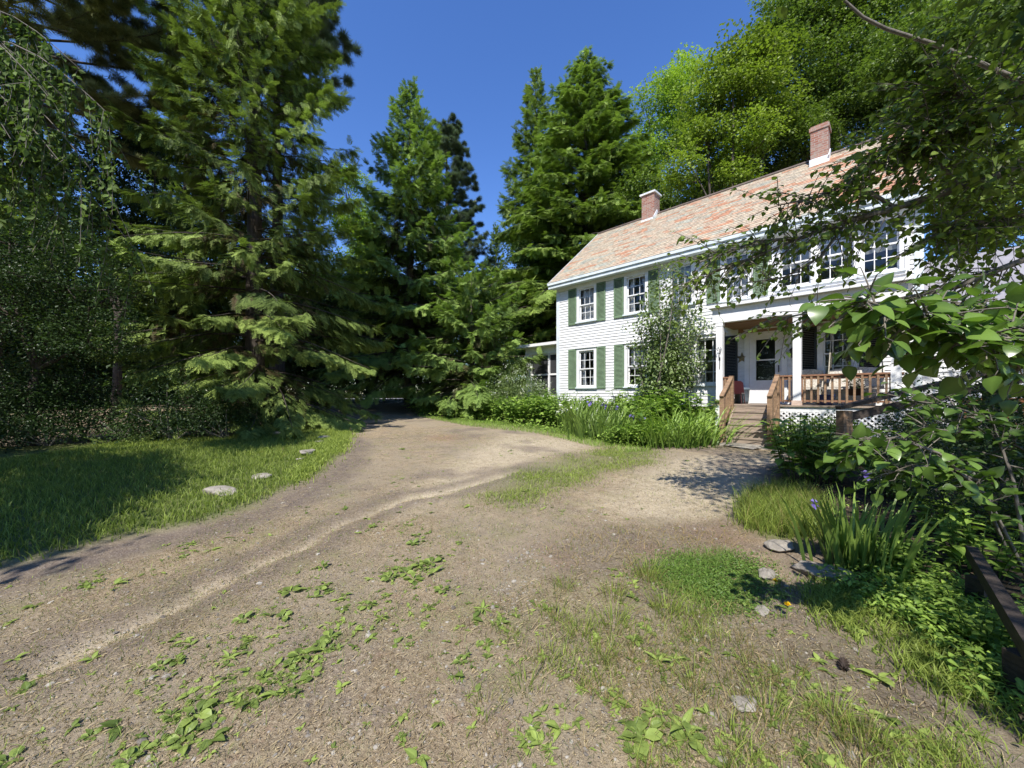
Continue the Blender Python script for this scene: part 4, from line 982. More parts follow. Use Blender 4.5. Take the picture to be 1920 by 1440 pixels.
def canopy(name, label, base, box, shade, n, mat, cl, tmpl, tr, limbs=6, vis=None):
    """crown of a tree that stands beside the camera: it is where its shade lies on the ground"""
    base = np.array(base, float); t = thing(name, label, 'tree', base); tk = MB(); fo = Fol()
    p = np.stack([rng.uniform(box[i], box[i + 1], n) for i in (0, 2, 4)], -1)
    k = (p[:, 2] - .15) / -SUN[2]; gx_ = p[:, 0] + SUN[0] * k; gy_ = p[:, 1] + SUN[1] * k
    keep = inside(shade, gx_, gy_) & ((pdist(shade, gx_, gy_) > cl * .45) | (rng.random(n) < .25))
    sx = CX + F * p[:, 0] / np.maximum(p[:, 1], .01); sy = HY - F * (p[:, 2] - EYE) / np.maximum(p[:, 1], .01)
    inview = (p[:, 1] > .2) & (sx > -80) & (sx < 2000) & (sy > -80)
    keep &= ~inview if vis is None else (~inview | vis(sx, sy, p))
    p = p[keep] - base; m_ = len(p); print(name, 'clusters', m_)
    fo.scatter(tmpl, p, frames(rng.normal(0, 1, (m_, 3)) * [1, 1, .3]), cl * rng.uniform(.7, 1.25, m_), rng.normal(.42, .13, m_))
    f0 = np.array([0, 0, 2.6]); top = p.mean(0); limb(tk, (0, 0, -.3), f0, tr, tr * .8, 0)
    for q in rng.integers(0, m_, limbs):
        limb(tk, f0, p[q], tr * .5, tr * .1, .4, 8)
        for w_ in np.argsort(np.linalg.norm(p - p[q], axis=1))[1:7]: limb(tk, p[q], p[w_], tr * .1, .01, 0, 4)
    return t, tk, fo
t, tk, fo = canopy('shade_tree', 'leafy tree beside the lawn, left of the view, that shades the grass', (-10.5, 1.5, .1), (-15, -3.5, -4, 4.5, 3.2, 8), SHADE_L, 2600, M_dkleaf, .55, LEAF, .2)
tk.build('trunk', M_bark_g, t, True); fo.build('crown', M_dkleaf, t)

# near leaf: ovate blade with a folded midrib
def t_leaf(fold=.18, droop=.25, nseg=5, wd=.42):
    V = []; Q = []
    for i in range(nseg + 1):
        u = i / nseg; w_ = wd * (math.sin(PI * u ** .72) ** .85) * (1 - .15 * u) if 0 < u < 1 else 0.0; zc = -droop * u * u
        V += [(u, -w_, zc + fold * w_), (u, 0, zc), (u, w_, zc + fold * w_)]
    for i in range(nseg): a = i * 3; Q += [(a, a + 1, a + 4, a + 3), (a + 1, a + 2, a + 5, a + 4)]
    return np.array(V), np.array(Q), np.array([0.0, .22, 0.0] * (nseg + 1))
NEAR = [t_leaf(), t_leaf(.3, .1), t_leaf(.1, .45)]
def twigs(fo, tk, pts, n, Lr, step, size, tone, base, side=None, down=.2, tmpl=None, tonev=.16):
    pts = np.asarray(pts); m_ = len(pts)
    for k in range(n):
        f_ = rng.uniform(.15, 1) * (m_ - 1); i = min(int(f_), m_ - 2); p = pts[i] + (pts[i + 1] - pts[i]) * (f_ - i)
        tg = pts[i + 1] - pts[i]; tg = tg / np.linalg.norm(tg); d = tg * .7 + rng.normal(0, .6, 3) + [0, 0, -down]; d /= np.linalg.norm(d)
        L = rng.uniform(*Lr); w_ = np.linspace(0, 1, 6)[:, None]; tw = p + d * L * w_ + np.array([0, 0, -.15 * L]) * w_ ** 2 - base
        tk.tube(tw, np.linspace(.005, .002, 6), 4)
        q = max(3, int(L / step)); g_ = np.linspace(.12, 1, q) * 5; j = np.minimum(g_.astype(int), 4); o = tw[j] + (tw[j + 1] - tw[j]) * (g_ - j)[:, None]
        sd = np.where(np.arange(q) % 2 == 0, 1, -1)[:, None] * np.cross(d, [0, 0, 1])
        dd = d * .5 + sd * .8 + rng.normal(0, .3, (q, 3)) + [0, 0, -.25]; dd /= np.linalg.norm(dd, axis=1)[:, None]
        o2 = o + dd * size * .35
        for a_, b_ in zip(o, o2): tk.bar(a_, b_, .002, .002)
        fo.scatter(tmpl or NEAR, o2, frames(dd, np.array([0, 0, 1]) + rng.normal(0, .4, (q, 3))), size * rng.uniform(.7, 1.2, q), tone + rng.normal(0, tonev, q))
def curve(pix): return np.array([P(*q) for q in pix])
RB = np.array([8.3, 2.3, .1])
def vis_r(sx, sy, p): return (sx > 1790 - .1 * sy) & (sy < 470)
t, tk, fo = canopy('poplar_tree', 'tall tree at the right edge whose dark leafy limbs hang across the roof', RB, (-.5, 10.5, -6, 4.2, 3.0, 8.2), SHADE_R, 4600, M_dkleaf, .5, LEAFS, .22, 7, vis_r)
for pix, r0, nt_, Lr, sz in (
    ([(2050, 250, 3.6), (1921, 312, 3.5), (1800, 352, 3.45), (1679, 390, 3.45), (1589, 415, 3.5), (1498, 447, 3.55), (1419, 452, 3.6), (1310, 492, 3.7)], .045, 130, (.25, .65), .058),
    ([(2050, 400, 3.2), (1921, 487, 3.2), (1837, 519, 3.2), (1799, 537, 3.25), (1730, 551, 3.3), (1640, 570, 3.4), (1530, 585, 3.5), (1440, 600, 3.6)], .03, 84, (.2, .5), .056),
    ([(1679, 390, 3.45), (1600, 340, 3.5), (1530, 370, 3.5), (1460, 385, 3.5)], .018, 60, (.2, .5), .058),
    ([(1800, 352, 3.45), (1740, 280, 3.4), (1680, 270, 3.5), (1610, 310, 3.5)], .02, 64, (.25, .55), .062),
    ([(1921, 312, 3.5), (1830, 250, 3.4), (1770, 240, 3.4), (1720, 260, 3.4)], .02, 120, (.25, .65), .06),
    ([(2000, 200, 3.3), (1900, 180, 3.3), (1830, 190, 3.3), (1760, 170, 3.4)], .02, 110, (.3, .7), .066),
    ([(2000, 420, 3.4), (1900, 400, 3.4), (1830, 420, 3.4), (1750, 440, 3.4)], .02, 80, (.25, .6), .062),
    ([(1589, 415, 3.5), (1540, 480, 3.5), (1470, 520, 3.5), (1400, 530, 3.5)], .012, 14, (.2, .4), .05),
    ([(1498, 447, 3.55), (1420, 480, 3.6), (1340, 510, 3.7), (1300, 530, 3.8)], .012, 40, (.2, .4), .052)):
    pts = curve(pix); tk.tube(pts - RB, np.linspace(r0, .006, len(pts)), 6)
    twigs(fo, tk, pts, nt_, Lr, .05, sz, .5, RB)
pts = curve([(2050, 210, 5), (1805, 105, 5), (1751, 83, 5), (1661, 54, 5), (1618, 32, 5), (1578, -4, 5), (1540, -60, 5)]); tk.tube(pts - RB, np.linspace(.032, .010, 7), 8)
limb(tk, (0, 0, 2.6), curve([(2050, 210, 5)])[0] - RB, .12, .06, .2); limb(tk, (0, 0, 2.6), curve([(2050, 250, 3.6)])[0] - RB, .1, .045, .1); limb(tk, (0, 0, 2.4), curve([(2050, 400, 3.2)])[0] - RB, .08, .03, .1)
tk.build('trunk', M_bark_g, t, True); fo.build('crown', M_maple, t)
# bright young tree close to the camera
SB = at(2060, 1130); t = thing('sapling', 'young tree close by at the right edge with large glossy bright green leaves', 'sapling', SB); tk = MB(); fo = Fol()
limb(tk, (0, 0, -.1), P(2060, 560, 1.7) - SB, .02, .012, 0)
for pix, n, tone, sz in (([(2060, 640, 1.6), (1960, 610, 1.5), (1860, 610, 1.45), (1760, 600, 1.4), (1680, 585, 1.4), (1615, 560, 1.4)], 80, .5, .07), ([(2060, 700, 1.6), (1960, 660, 1.5), (1880, 630, 1.4), (1800, 640, 1.35)], 52, .45, .072),
    ([(2060, 560, 1.7), (1960, 560, 1.6), (1880, 580, 1.6), (1790, 570, 1.6)], 46, .55, .07)):
    pts = curve(pix); tk.tube(pts - SB, np.linspace(.011, .004, len(pts)), 6); twigs(fo, tk, pts, n, (.07, .2), .038, sz, tone, SB, tonev=.22)
tk.build('trunk', M_bark_g, t, True); fo.build('crown', M_glossy, t, True)
SB = at(1930, 1090); t = thing('sapling', 'lower bushy sapling with rounded leaves in front of the wooden handrail', 'sapling', SB); tk = MB(); fo = Fol()
for pix, n, tone, sz, Lr in (([(1930, 1090, 2.7), (1850, 930, 2.7), (1760, 850, 2.65), (1680, 820, 2.6), (1620, 830, 2.6), (1590, 845, 2.6)], 44, .5, .095, (.08, .2)), ([(1900, 1060, 2.8), (1830, 900, 2.7), (1760, 870, 2.7), (1700, 880, 2.7), (1650, 890, 2.7)], 36, .42, .09, (.08, .2)),
    ([(1930, 1090, 2.7), (1900, 900, 2.8), (1860, 790, 2.9), (1780, 760, 3.0), (1700, 750, 3.0)], 36, .3, .08, (.1, .28)), ([(1930, 1060, 2.7), (1930, 850, 2.8), (1880, 820, 2.9), (1800, 810, 2.9), (1720, 800, 2.9)], 36, .3, .08, (.1, .28))):  # back branches in a darker tone: their shade is put into the leaf colour
    pts = curve(pix); tk.tube(pts - SB, np.linspace(.013, .004, len(pts)), 6); twigs(fo, tk, pts, n, Lr, .05, sz, tone, SB, down=-.15)
tk.build('trunk', M_bark_g, t, True); fo.build('crown', M_glossy, t, True)

# ---------------------------------------------------------------- shrubs
def bush(name, label, px, py, hpx, wpx, mat, leaf=None, cl=.22, group=None, Yd=None, per=1., fl=None, cat='shrub', stems=7):
    b = at(px, py) if Yd is None else gpt(px, Yd); Yd = b[1]; H = hpx / F * Yd; W = wpx / F * Yd
    t = thing(name, label, cat, b, 0, group); tk = MB(); fo = Fol(); n = int(per * 26 * (H * W) / (cl * cl) * .16) + 12
    d = unit(n); d[:, 2] = np.abs(d[:, 2]); rad = (1 - .6 * rng.random(n) ** 1.6) * (1 + .2 * np.sin(d[:, 0] * 6) * np.sin(d[:, 1] * 5 + px))
    p = d * rad[:, None] * [W / 2, W / 2, H * .8] + [0, 0, H * .15]
    fo.scatter(leaf or LEAFS, p, frames(d * [1, 1, .4] + rng.normal(0, .3, (n, 3)), d + [0, 0, 1]), cl * rng.uniform(.7, 1.3, n), rng.normal(.45, .13, n))
    for q in rng.integers(0, n, stems): limb(tk, rng.normal(0, .04, 3) * [1, 1, 0], p[q], .02, .006, .05, 5)
    tk.build('stem', M_bark_g, t, True); fo.build('foliage', mat, t)
    if fl is not None:
        f2 = Fol(); q = p[rng.integers(0, n, fl[1])] * 1.06; k = 9
        o = np.repeat(q, k, 0) + rng.normal(0, .045, (len(q) * k, 3)); f2.scatter(ONE, o, frames(unit(len(o)), unit(len(o))), np.full(len(o), .05), np.full(len(o), .5)); tag(f2.build('flowers', fl[0], t), None, None, None, 'stuff')
    return t
def lilac():
    b = hw(4.32, -.95, 0); b[2] = gz(b[0], b[1]); t = thing('lilac_bush', 'tall open leggy lilac bush growing against the house front', 'shrub', b); tk = MB(); fo = Fol()
    tips = [(1235, 505), (1262, 512), (1285, 545), (1215, 560), (1250, 560), (1300, 590), (1205, 600), (1240, 610), (1275, 610), (1310, 570), (1225, 650), (1260, 660), (1295, 650), (1215, 640), (1285, 700), (1245, 700), (1320, 610), (1268, 580)]
    for k, (px, py) in enumerate(tips):
        Yd = b[1] + rng.uniform(-.45, .4); e = P(px, py, Yd) - b; o = np.array([rng.normal(0, .14), rng.normal(0, .12), 0]); limb(tk, o, e, .028, .006, .0, 9)
        m_ = 14; w_ = rng.uniform(.3, 1.05, (m_, 1)); p = o + (e - o) * w_ + rng.normal(0, .17, (m_, 3))
        fo.scatter(LEAF, p, frames(rng.normal(0, 1, (m_, 3)) * [1, 1, .4]), .32 * rng.uniform(.7, 1.3, m_), rng.normal(.45, .12, m_))
    tk.build('stem', M_bark_g, t, True); fo.build('foliage', M_lilac, t)
lilac()
bush('flowering_shrub', 'grey green shrub dotted with white blossom beside the screened porch column', 962, 762, 100, 95, M_lilac, cl=.26, fl=(M_whitefl, 40), Yd=14.6)
bush('flowering_shrub', 'small white blossomed shrub in front of the screened porch panels', 1003, 762, 75, 62, M_lilac, cl=.22, fl=(M_whitefl, 34), Yd=14.2)
bush('evergreen_shrub', 'little dome of yew at the foot of the driveway bend spruces', 905, 770, 95, 90, M_spruce2, SPR, .42, Yd=15.4)
US = 'leafy undergrowth shrubs along the wood edge'
for (px, py, h, w_, m_, lab) in ((90, 838, 90, 170, M_shade, 'dark leafy shrub at the back left corner of the lawn'), (235, 832, 80, 120, M_dkleaf, 'green shrub behind the lawn, left of the spruce trunk'), (330, 828, 130, 150, M_shade, 'taller shrub at the back edge of the lawn under the big spruce boughs'), (425, 824, 110, 120, M_shade, 'shrub in front of the big spruce trunk'), (505, 812, 80, 100, M_shade, 'dark shrub at the right foot of the big spruce'), (560, 795, 55, 70, M_shade, 'low shaded shrub by the end of the stone row'), (-60, 850, 160, 200, M_shade, 'shrub cut by the left edge of the view'), (30, 834, 120, 170, M_shade, 'dark shrub under the broad leafy tree at the far left'), (160, 828, 130, 170, M_shade, 'tall dark shrub behind the green shrub left of the spruce trunk')):
    bush('undergrowth_shrub', lab, px, py, h, w_, m_, cl=.26, group=US)
bush('undergrowth_shrub', 'bushy shaded growth under the trees past the driveway end', 720, 757, 60, 110, M_dkleaf, cl=.4, group=US, Yd=24)
# woodland that closes the view behind everything
fo = Fol(); n = 7000; xx = rng.uniform(-75, 62, n); yy = rng.uniform(44, 60, n); hh = rng.random(n) ** .8 * (11 + 4 * np.sin(xx * .35) + 2.5 * np.sin(xx * .9)); k = (xx > -24) & (xx < -14) & (hh < 2)
p = np.stack([xx, yy, gz(xx, yy) + hh], -1)
fo.scatter(LEAF, p, frames(rng.normal(0, 1, (n, 3)) * [1, 1, .3]), 1.15 * rng.uniform(.7, 1.3, n), rng.normal(.35, .13, n))
tag(fo.build('far_wood', M_dkleaf), 'dark mass of leafy woodland closing the view behind the trees', 'woodland', None, 'stuff')
fo = Fol(); n = 4200; xx = rng.uniform(-44, -11, n); yy = 22 + (-xx - 11) * -.25 + rng.uniform(0, 9, n); hh = rng.random(n) ** .9 * (9 + 3 * np.sin(xx * .6)); p = np.stack([xx, yy, gz(xx, yy) + hh], -1); p = p[~((xx > -20) & (xx < -12) & (hh < 1.4))]; n = len(p)
fo.scatter(LEAF, p, frames(rng.normal(0, 1, (n, 3)) * [1, 1, .3]), .85 * rng.uniform(.7, 1.3, n), rng.normal(.3, .13, n))
tag(fo.build('wood_edge', M_dkleaf), 'dark leafy wood edge behind the lawn, left of the driveway end', 'woodland', None, 'stuff')
fo = Fol(); n = 2600; xx = rng.uniform(6, 62, n); yy = rng.uniform(26, 40, n); hh = rng.random(n) * (13 + 3 * np.sin(xx * .5)); p = np.stack([xx, yy, gz(xx, yy) + hh], -1)
fo.scatter(LEAF, p, frames(rng.normal(0, 1, (n, 3)) * [1, 1, .3]), .95 * rng.uniform(.7, 1.3, n), rng.normal(.35, .13, n))
tag(fo.build('hillside_wood', M_dkleaf), 'leafy wooded hillside rising behind the house and its wing', 'woodland', None, 'stuff')
bush('undergrowth_shrub', 'dense dark shrub mass at the right edge between the two saplings and the wing', 1850, 960, 330, 330, M_shade, cl=.16, Yd=3.7, per=1.3)
# trees across the lane behind the camera: what the window panes mirror
fo = Fol(); n = 2400; a = rng.uniform(math.radians(150), math.radians(262), n); rr = rng.uniform(30, 42, n); hh = rng.random(n) * (14 + 3 * np.sin(a * 9)); p = np.stack([3 + rr * np.cos(a), 3 + rr * np.sin(a), hh - .1], -1)
fo.scatter(LEAF, p, frames(rng.normal(0, 1, (n, 3)) * [1, 1, .3]), 1.3 * rng.uniform(.7, 1.3, n), rng.normal(.4, .13, n))
tag(fo.build('wood_across_the_lane', M_maple), 'leafy wood mirrored in the window panes', 'woodland', None, 'stuff')
# ---------------------------------------------------------------- grass and small plants
def blades(Pb, h, w, bend, tone, az=None):
    n = len(Pb); h = np.broadcast_to(h, (n,)); w = np.broadcast_to(w, (n,)); az = rng.uniform(0, 2 * PI, n) if az is None else az
    d = np.stack([np.cos(az), np.sin(az), 0 * az], -1); a2 = rng.uniform(0, 2 * PI, n); sd = np.stack([np.cos(a2), np.sin(a2), 0 * a2], -1)
    V = np.zeros((n, 6, 3))
    for i, (u, wf) in enumerate(((0, 1.), (.55, .8), (1., .12))):
        c = Pb + np.stack([0 * h, 0 * h, h * (u - .25 * bend * u * u)], -1) + d * (h * bend * u * u)[:, None]
        V[:, 2 * i] = c - sd * (w * wf / 2)[:, None]; V[:, 2 * i + 1] = c + sd * (w * wf / 2)[:, None]
    b = (np.arange(n) * 6)[:, None]; Qd = np.concatenate([b + [0, 1, 3, 2], b + [2, 3, 5, 4]], 1).reshape(-1, 4)
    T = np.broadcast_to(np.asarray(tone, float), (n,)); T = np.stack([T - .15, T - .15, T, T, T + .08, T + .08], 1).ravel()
    return V.reshape(-1, 3), Qd, T
def scat(poly, n, ybias=0.):
    lo = poly.min(0); hi = poly.max(0); lo = np.maximum(lo, [-9, .9]); hi = np.minimum(hi, [9, 30]); out = []
    cnt = 0
    while cnt < n:
        q = rng.uniform(lo, hi, (n * 2, 2)); q = q[inside(poly, q[:, 0], q[:, 1])]
        if ybias: q = q[rng.random(len(q)) < (1.4 / np.maximum(q[:, 1], 1.4)) ** ybias]
        out.append(q); cnt += len(q)
        if len(q) == 0: break
    return np.concatenate(out)[:n]
def on_ground(q): return np.stack([q[:, 0], q[:, 1], gzs(q[:, 0], q[:, 1]) - .004], -1)
def patch(q, s, seed, cut): return q[fbm(q[:, 0], q[:, 1], s, seed) + rng.normal(0, .3, len(q)) > cut]
def grass_obj(name, label, sets, mat=None):
    fo = Fol()
    for (q, h, w_, bend, tone, tv) in sets:
        n = len(q)
        if n == 0: continue
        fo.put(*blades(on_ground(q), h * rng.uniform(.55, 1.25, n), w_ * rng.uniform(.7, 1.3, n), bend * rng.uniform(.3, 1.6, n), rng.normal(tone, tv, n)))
    return tag(fo.build(name, mat or M_grass), label, 'grass', None, 'stuff')
VERGE = gpoly([(480, 950), (560, 870), (600, 815), (620, 790), (645, 798), (660, 818), (644, 850), (568, 905)])
def lawnset():
    q = scat(LAWN, 60000) + rng.normal(0, .05, (60000, 2)); far = q[:, 1] > 6
    return [(q, .085, .008, .5, .42, .16), (patch(scat(VERGE, 9000) + rng.normal(0, .1, (9000, 2)), 2.2, 64, -.3), .10, .012, .6, .62, .14), (patch(scat(LAWN, 9000), 1.6, 61, .4), .16, .007, .6, .55, .15),
            (patch(scat(LAWN, 6000), 2.2, 63, .3), .07, .008, .6, -.25, .15)]
grass_obj('lawn_grass', 'short mown lawn grass, partly in tree shade, left of the driveway', lawnset())
grass_obj('driveway_grass', 'thin grass strip growing between the wheel tracks of the driveway', [(patch(scat(STRIP, 16000) + rng.normal(0, .16, (16000, 2)), 2.3, 71, .1), .05, .006, .7, .5, .18), (patch(scat(STRIP, 2500) + rng.normal(0, .12, (2500, 2)), 2.6, 72, .2), .09, .006, .6, .6, .15)])
fo = Fol(); q = scat(CLOVER, 9000) + rng.normal(0, .09, (9000, 2)); q = patch(q, 3, 121, -.75); n = len(q); O = on_ground(q); O[:, 2] += rng.uniform(.002, .02, n); a_ = rng.uniform(0, 6.3, n)
fo.scatter(ONE, O, frames(np.stack([np.cos(a_), np.sin(a_), rng.normal(0, .3, n)], -1), np.array([0, 0, 1.]) + rng.normal(0, .35, (n, 3))), rng.uniform(.012, .024, n), rng.normal(.35, .16, n))
fo.put(*blades(on_ground(patch(scat(CLOVER, 1800) + rng.normal(0, .1, (1800, 2)), 3, 122, -.2)), .07, .0035, .6, .5)); tag(fo.build('clover', leafmat('clover_leaves', (.06, .12, .02), (.27, .41, .08), .35)), 'dense green clover patch right of the bare soil', 'clover', None, 'stuff')
grass_obj('tall_grass', 'tall thin grass beside the iris clump', [(patch(scat(TALLG, 5600) + rng.normal(0, .07, (5600, 2)), 3, 91, -.4), .22, .006, .5, .5, .15), (scat(TALLG, 900), .28, .005, .5, -.15, .2)])
EDGE = gpoly([(1500, 1110), (1590, 1100), (1700, 1180), (1800, 1260), (1900, 1360), (1990, 1460), (1900, 1460), (1790, 1330), (1650, 1230), (1560, 1170)])
MIDR = gpoly([(1380, 1180), (1500, 1330), (1800, 1420), (2000, 1600), (1300, 1600), (1380, 1400), (1330, 1300), (1380, 1240)])
ALL = gpoly([(-300, 1600), (-300, 1150), (300, 1040), (660, 830), (800, 800), (1100, 830), (1300, 850), (1400, 1000), (1700, 1300), (1950, 1600)])
grass_obj('sparse_grass', 'wispy tufts and dry blades of grass over the bare foreground soil', [
    (patch(scat(ALL, 16000, .7), 1.1, 141, .25), .04, .0034, .8, .4, .2), (patch(scat(MIDG, 9000, 1.0), 3.2, 81, .6), .085, .0032, .7, .5, .2), (patch(scat(MIDG, 9000, 1.), 3.0, 82, .3), .06, .003, .9, -.3, .2), (patch(scat(MIDR, 4200, .8), 3.1, 93, .1), .09, .0035, .7, .5, .2), (patch(scat(MIDR, 2400, .8), 3.1, 94, -.2), .09, .003, .9, -.25, .2),
    (patch(scat(EDGE, 5000) + rng.normal(0, .07, (5000, 2)), 3.4, 95, -.35), .09, .006, .7, .5, .15), (patch(scat(ALL, 12000, 1.1), 2.4, 83, .45), .03, .003, 1., .35, .25), (patch(scat(ALL, 42000, 1.0), 1.3, 85, -.25), .022, .003, 1.2, -.3, .25), (patch(scat(DARK1, 900), 3, 84, .1), .09, .004, 1.4, -.45, .1)])
# separate bunches of taller grass in the foreground
fo = Fol()
TUF = [(1250, 1150, .18, 110), (1310, 1165, .13, 60), (1150, 1120, .14, 90), (1215, 1085, .17, 130), (1060, 1100, .10, 60), (1040, 1160, .11, 60), (1020, 1240, .10, 70), (960, 1200, .09, 50), (1090, 1190, .12, 80), (910, 1330, .09, 40), (990, 1290, .10, 60), (1130, 1235, .10, 50), (1300, 1290, .12, 60), (1480, 1270, .1, 60), (1440, 1350, .12, 70), (1560, 1350, .12, 80), (1620, 1400, .14, 90), (1380, 1420, .1, 60), (1150, 1175, .15, 90)]
gt = None
for k, (px, py, h, n) in enumerate(TUF):
    b = at(px, py); q = np.clip(rng.normal(0, .03 + h * .1, (n, 2)), -.075, .075); f_ = Fol()
    az = np.arctan2(q[:, 1], q[:, 0]); f_.put(*blades(np.c_[q, np.zeros(n) - .01], h * rng.uniform(.5, 1.25, n), .0034, rng.uniform(.15, 1., n), np.where(rng.random(n) < .3, -.25, rng.normal(.5, .15, n)), az))
    o = f_.build('grass_tuft', M_grass); o.location = (b[0], b[1], float(gzs(b[0], b[1]))); tag(o, 'wispy tuft of taller yellowish grass growing from the bare foreground soil', 'grass', 'grass tufts in the foreground')
# litter: dry straw, twigs, needles lying flat; pebbles
def litter(n, poly, L, w_, bias):
    q = scat(poly, n, bias); n = len(q); a = rng.uniform(0, PI, n) + .5; l_ = rng.gamma(2.2, L / 2.2, n); d = np.stack([np.cos(a), np.sin(a), rng.normal(0, .12, n)], -1)
    sd = np.stack([-np.sin(a), np.cos(a), rng.normal(0, .25, n)], -1); c = on_ground(q) + [0, 0, .009]; ww = (w_ * rng.uniform(.5, 1.5, n))[:, None]
    V = np.stack([c - d * l_[:, None] / 2 - sd * ww * .4, c + sd * ww + [0, 0, .004], c + d * l_[:, None] / 2, c - sd * ww + [0, 0, .002]], 1).reshape(-1, 3)
    return V, np.arange(len(V)).reshape(-1, 4), np.repeat(rng.random(n), 4)
M_straw = leafmat('dry_litter', (.15, .105, .06), (.45, .36, .21), .1, .8, .15)
fo = Fol(); fo.put(*litter(42000, ALL, .020, .0013, 1.5)); fo.put(*litter(3500, ALL, .05, .0018, .6)); fo.put(*litter(4500, MIDG, .06, .0016, 1.)); fo.put(*litter(30000, ALL, .010, .0028, 1.3))
tag(fo.build('dry_litter', M_straw), 'dry straw, needles and leaf bits scattered over the soil', 'litter', None, 'stuff')
def rockmesh(seed, sub=2, rough=.22, flat=.55, ax=(1, .7, 1)):
    import bmesh
    bm = bmesh.new(); bmesh.ops.create_icosphere(bm, subdivisions=sub, radius=1); r = np.random.default_rng(seed); a = r.normal(0, 1.6, (5, 3)); ph = r.uniform(0, 6, 5)
    pl = unit(6); dpl = r.uniform(.55, .9, 6)
    for v in bm.verts:
        c = np.array(v.co); k = 1 + rough * np.mean(np.sin(a @ c * 1.6 + ph)) * 1.5; c = c * k
        for nn, dd in zip(pl, dpl):
            e = c @ nn - dd
            if e > 0: c = c - nn * e * .85
        v.co = c * np.array([ax[0], ax[1], flat])
    V = np.array([v.co for v in bm.verts]); T = np.array([[v.index for v in f.verts] for f in bm.faces]); bm.free()
    return V, T
fo = Fol(); RK = [(*rockmesh(90 + k, 1), 0) for k in range(4)]; RK = [(V, np.c_[T, ], np.zeros(len(V))) for V, T, _ in RK]
class FolT(Fol): pass
q = np.concatenate([scat(ALL, 7000, 1.2), patch(scat(gpoly([(900, 1150), (950, 1050), (1010, 1000), (1040, 1050), (1010, 1100), (960, 1180)]), 420), 4, 5, -.2)])
n = len(q); O = on_ground(q) + [0, 0, .003]; d = rng.normal(0, 1, (n, 3)) * [1, 1, .15]; fo.scatter(RK, O, frames(d), np.where(rng.random(n) < .03, rng.uniform(.012, .03, n), np.minimum(.014, rng.gamma(1.6, .0034, n) + .002)), rng.beta(1.3, 1.6, n))
M_peb = leafmat('pebbles', (.11, .095, .08), (.36, .33, .28), 0., .85, .2)
tag(fo.build('pebbles', M_peb), 'small pale pebbles and grit lying in the driveway soil', 'gravel', None, 'stuff')
# stones
def stone(label, px, py, wpx, seed, flat=.4, group=None, rz=0, lift=.55):
    b = at(px, py); w_ = wpx / F * b[1] / 2; V, T = rockmesh(seed, 3, .3, flat, (1, .72, 1)); V = V * w_
    me = mesh('stone', V, T, M_stone); o = link('stone', me, None, (b[0], b[1], float(gzs(b[0], b[1])) + w_ * flat * lift)); o.rotation_euler = (0, 0, rz); tag(o, label, 'stone', group)
SG = 'flat stones edging the lawn'
stone('pale boulder nearest the driveway, largest stone of the lawn edging', 415, 929, 56, 1, .36, SG, 0, .35); stone('flat stone in the grass next to the pale boulder', 490, 900, 36, 2, .3, SG, .3)
for (px, py, wp, lab) in ((578, 856, 34, 'wide flat stone in the middle of the lawn edging row'), (563, 867, 18, 'small stone just in front of the wide flat one'), (598, 834, 20, 'grey stone second from the far end of the row'), (607, 826, 22, 'stone at the far end of the lawn edging row'), (584, 848, 14, 'smallest pale stone behind the wide flat one'), (516, 818, 22, 'stone half hidden in the shade at the shrub foot')): stone(lab, px, py, wp, px, .32, SG, px * .1, .95)
SR = 'stones at the edge of the right garden'
stone('flat grey stone by the tall grass', 1465, 1030, 62, 11, .3, SR, .2); stone('long split pale slab below the iris clump', 1545, 1078, 105, 12, .22, SR, -.35); stone('blocky pale rock beside the clover', 1437, 1083, 42, 13, .5, SR, .5); stone('buried rock showing in the soil under the clover', 1430, 1148, 36, 14, .25, SR, 1.); stone('dark flat rock in the grass at the lower right', 1395, 1330, 60, 15, .2, SR, .3)
stone('flat grey step stone at the foot of the porch steps', 1400, 838, 84, 17, .14, 'flat stones before the steps', -.75, .1); stone('flat stone right of the porch steps, in dappled shade', 1468, 850, 60, 18, .16, 'flat stones before the steps', -.4, .1)
# broad-leaved weeds
def t_round(nseg=6, wd=.34, droop=.5):
    V = []; Q = []
    for i in range(nseg + 1):
        u = i / nseg; w_ = wd * (.12 + .88 * sstep(.12, .55, u)) * math.sqrt(max(0, 1 - max(0, (u - .6) / .4) ** 2.2)) if u > 0 else .03
        z_ = .35 * u - droop * u * u; wv = .02 * math.sin(i * 2.1)
        V += [(u, -w_, z_ + .16 * w_ + wv), (u, 0, z_), (u, w_, z_ + .16 * w_ - wv)]
    for i in range(nseg): a = i * 3; Q += [(a, a + 1, a + 4, a + 3), (a + 1, a + 2, a + 5, a + 4)]
    return np.array(V), np.array(Q), np.array([.04, -.08, .04] * (nseg + 1))
NEARS_ = [t_leaf(.2, .35, 3, .3), t_leaf(.1, .5, 3, .22)]
def t_rosette(nl, L, wd, seed, rise=.5, droop=.6):
    r = np.random.default_rng(seed); f_ = Fol()
    a = np.arange(nl) * 2.4 + r.normal(0, .3, nl); e = r.uniform(.15, rise, nl); d = np.stack([np.cos(a) * np.cos(e), np.sin(a) * np.cos(e), np.sin(e)], -1)
    V, Qd, tt = t_round(6, wd, droop) if seed != 103 else t_leaf(.2, droop, 6, wd); V = V.copy(); V[:, 2] += .0; 
    f_.put(*inst(V, Qd, d * L * .12 + [0, 0, .01], frames(d, np.array([0, 0, 1.]) + r.normal(0, .18, (nl, 3))), L * r.uniform(.6, 1.15, nl), r.normal(.45, .13, nl), tt))
    return f_
M_weed = leafmat('weed_leaves', (.09, .135, .03), (.34, .43, .10), .3, .45, .35)
WT = []
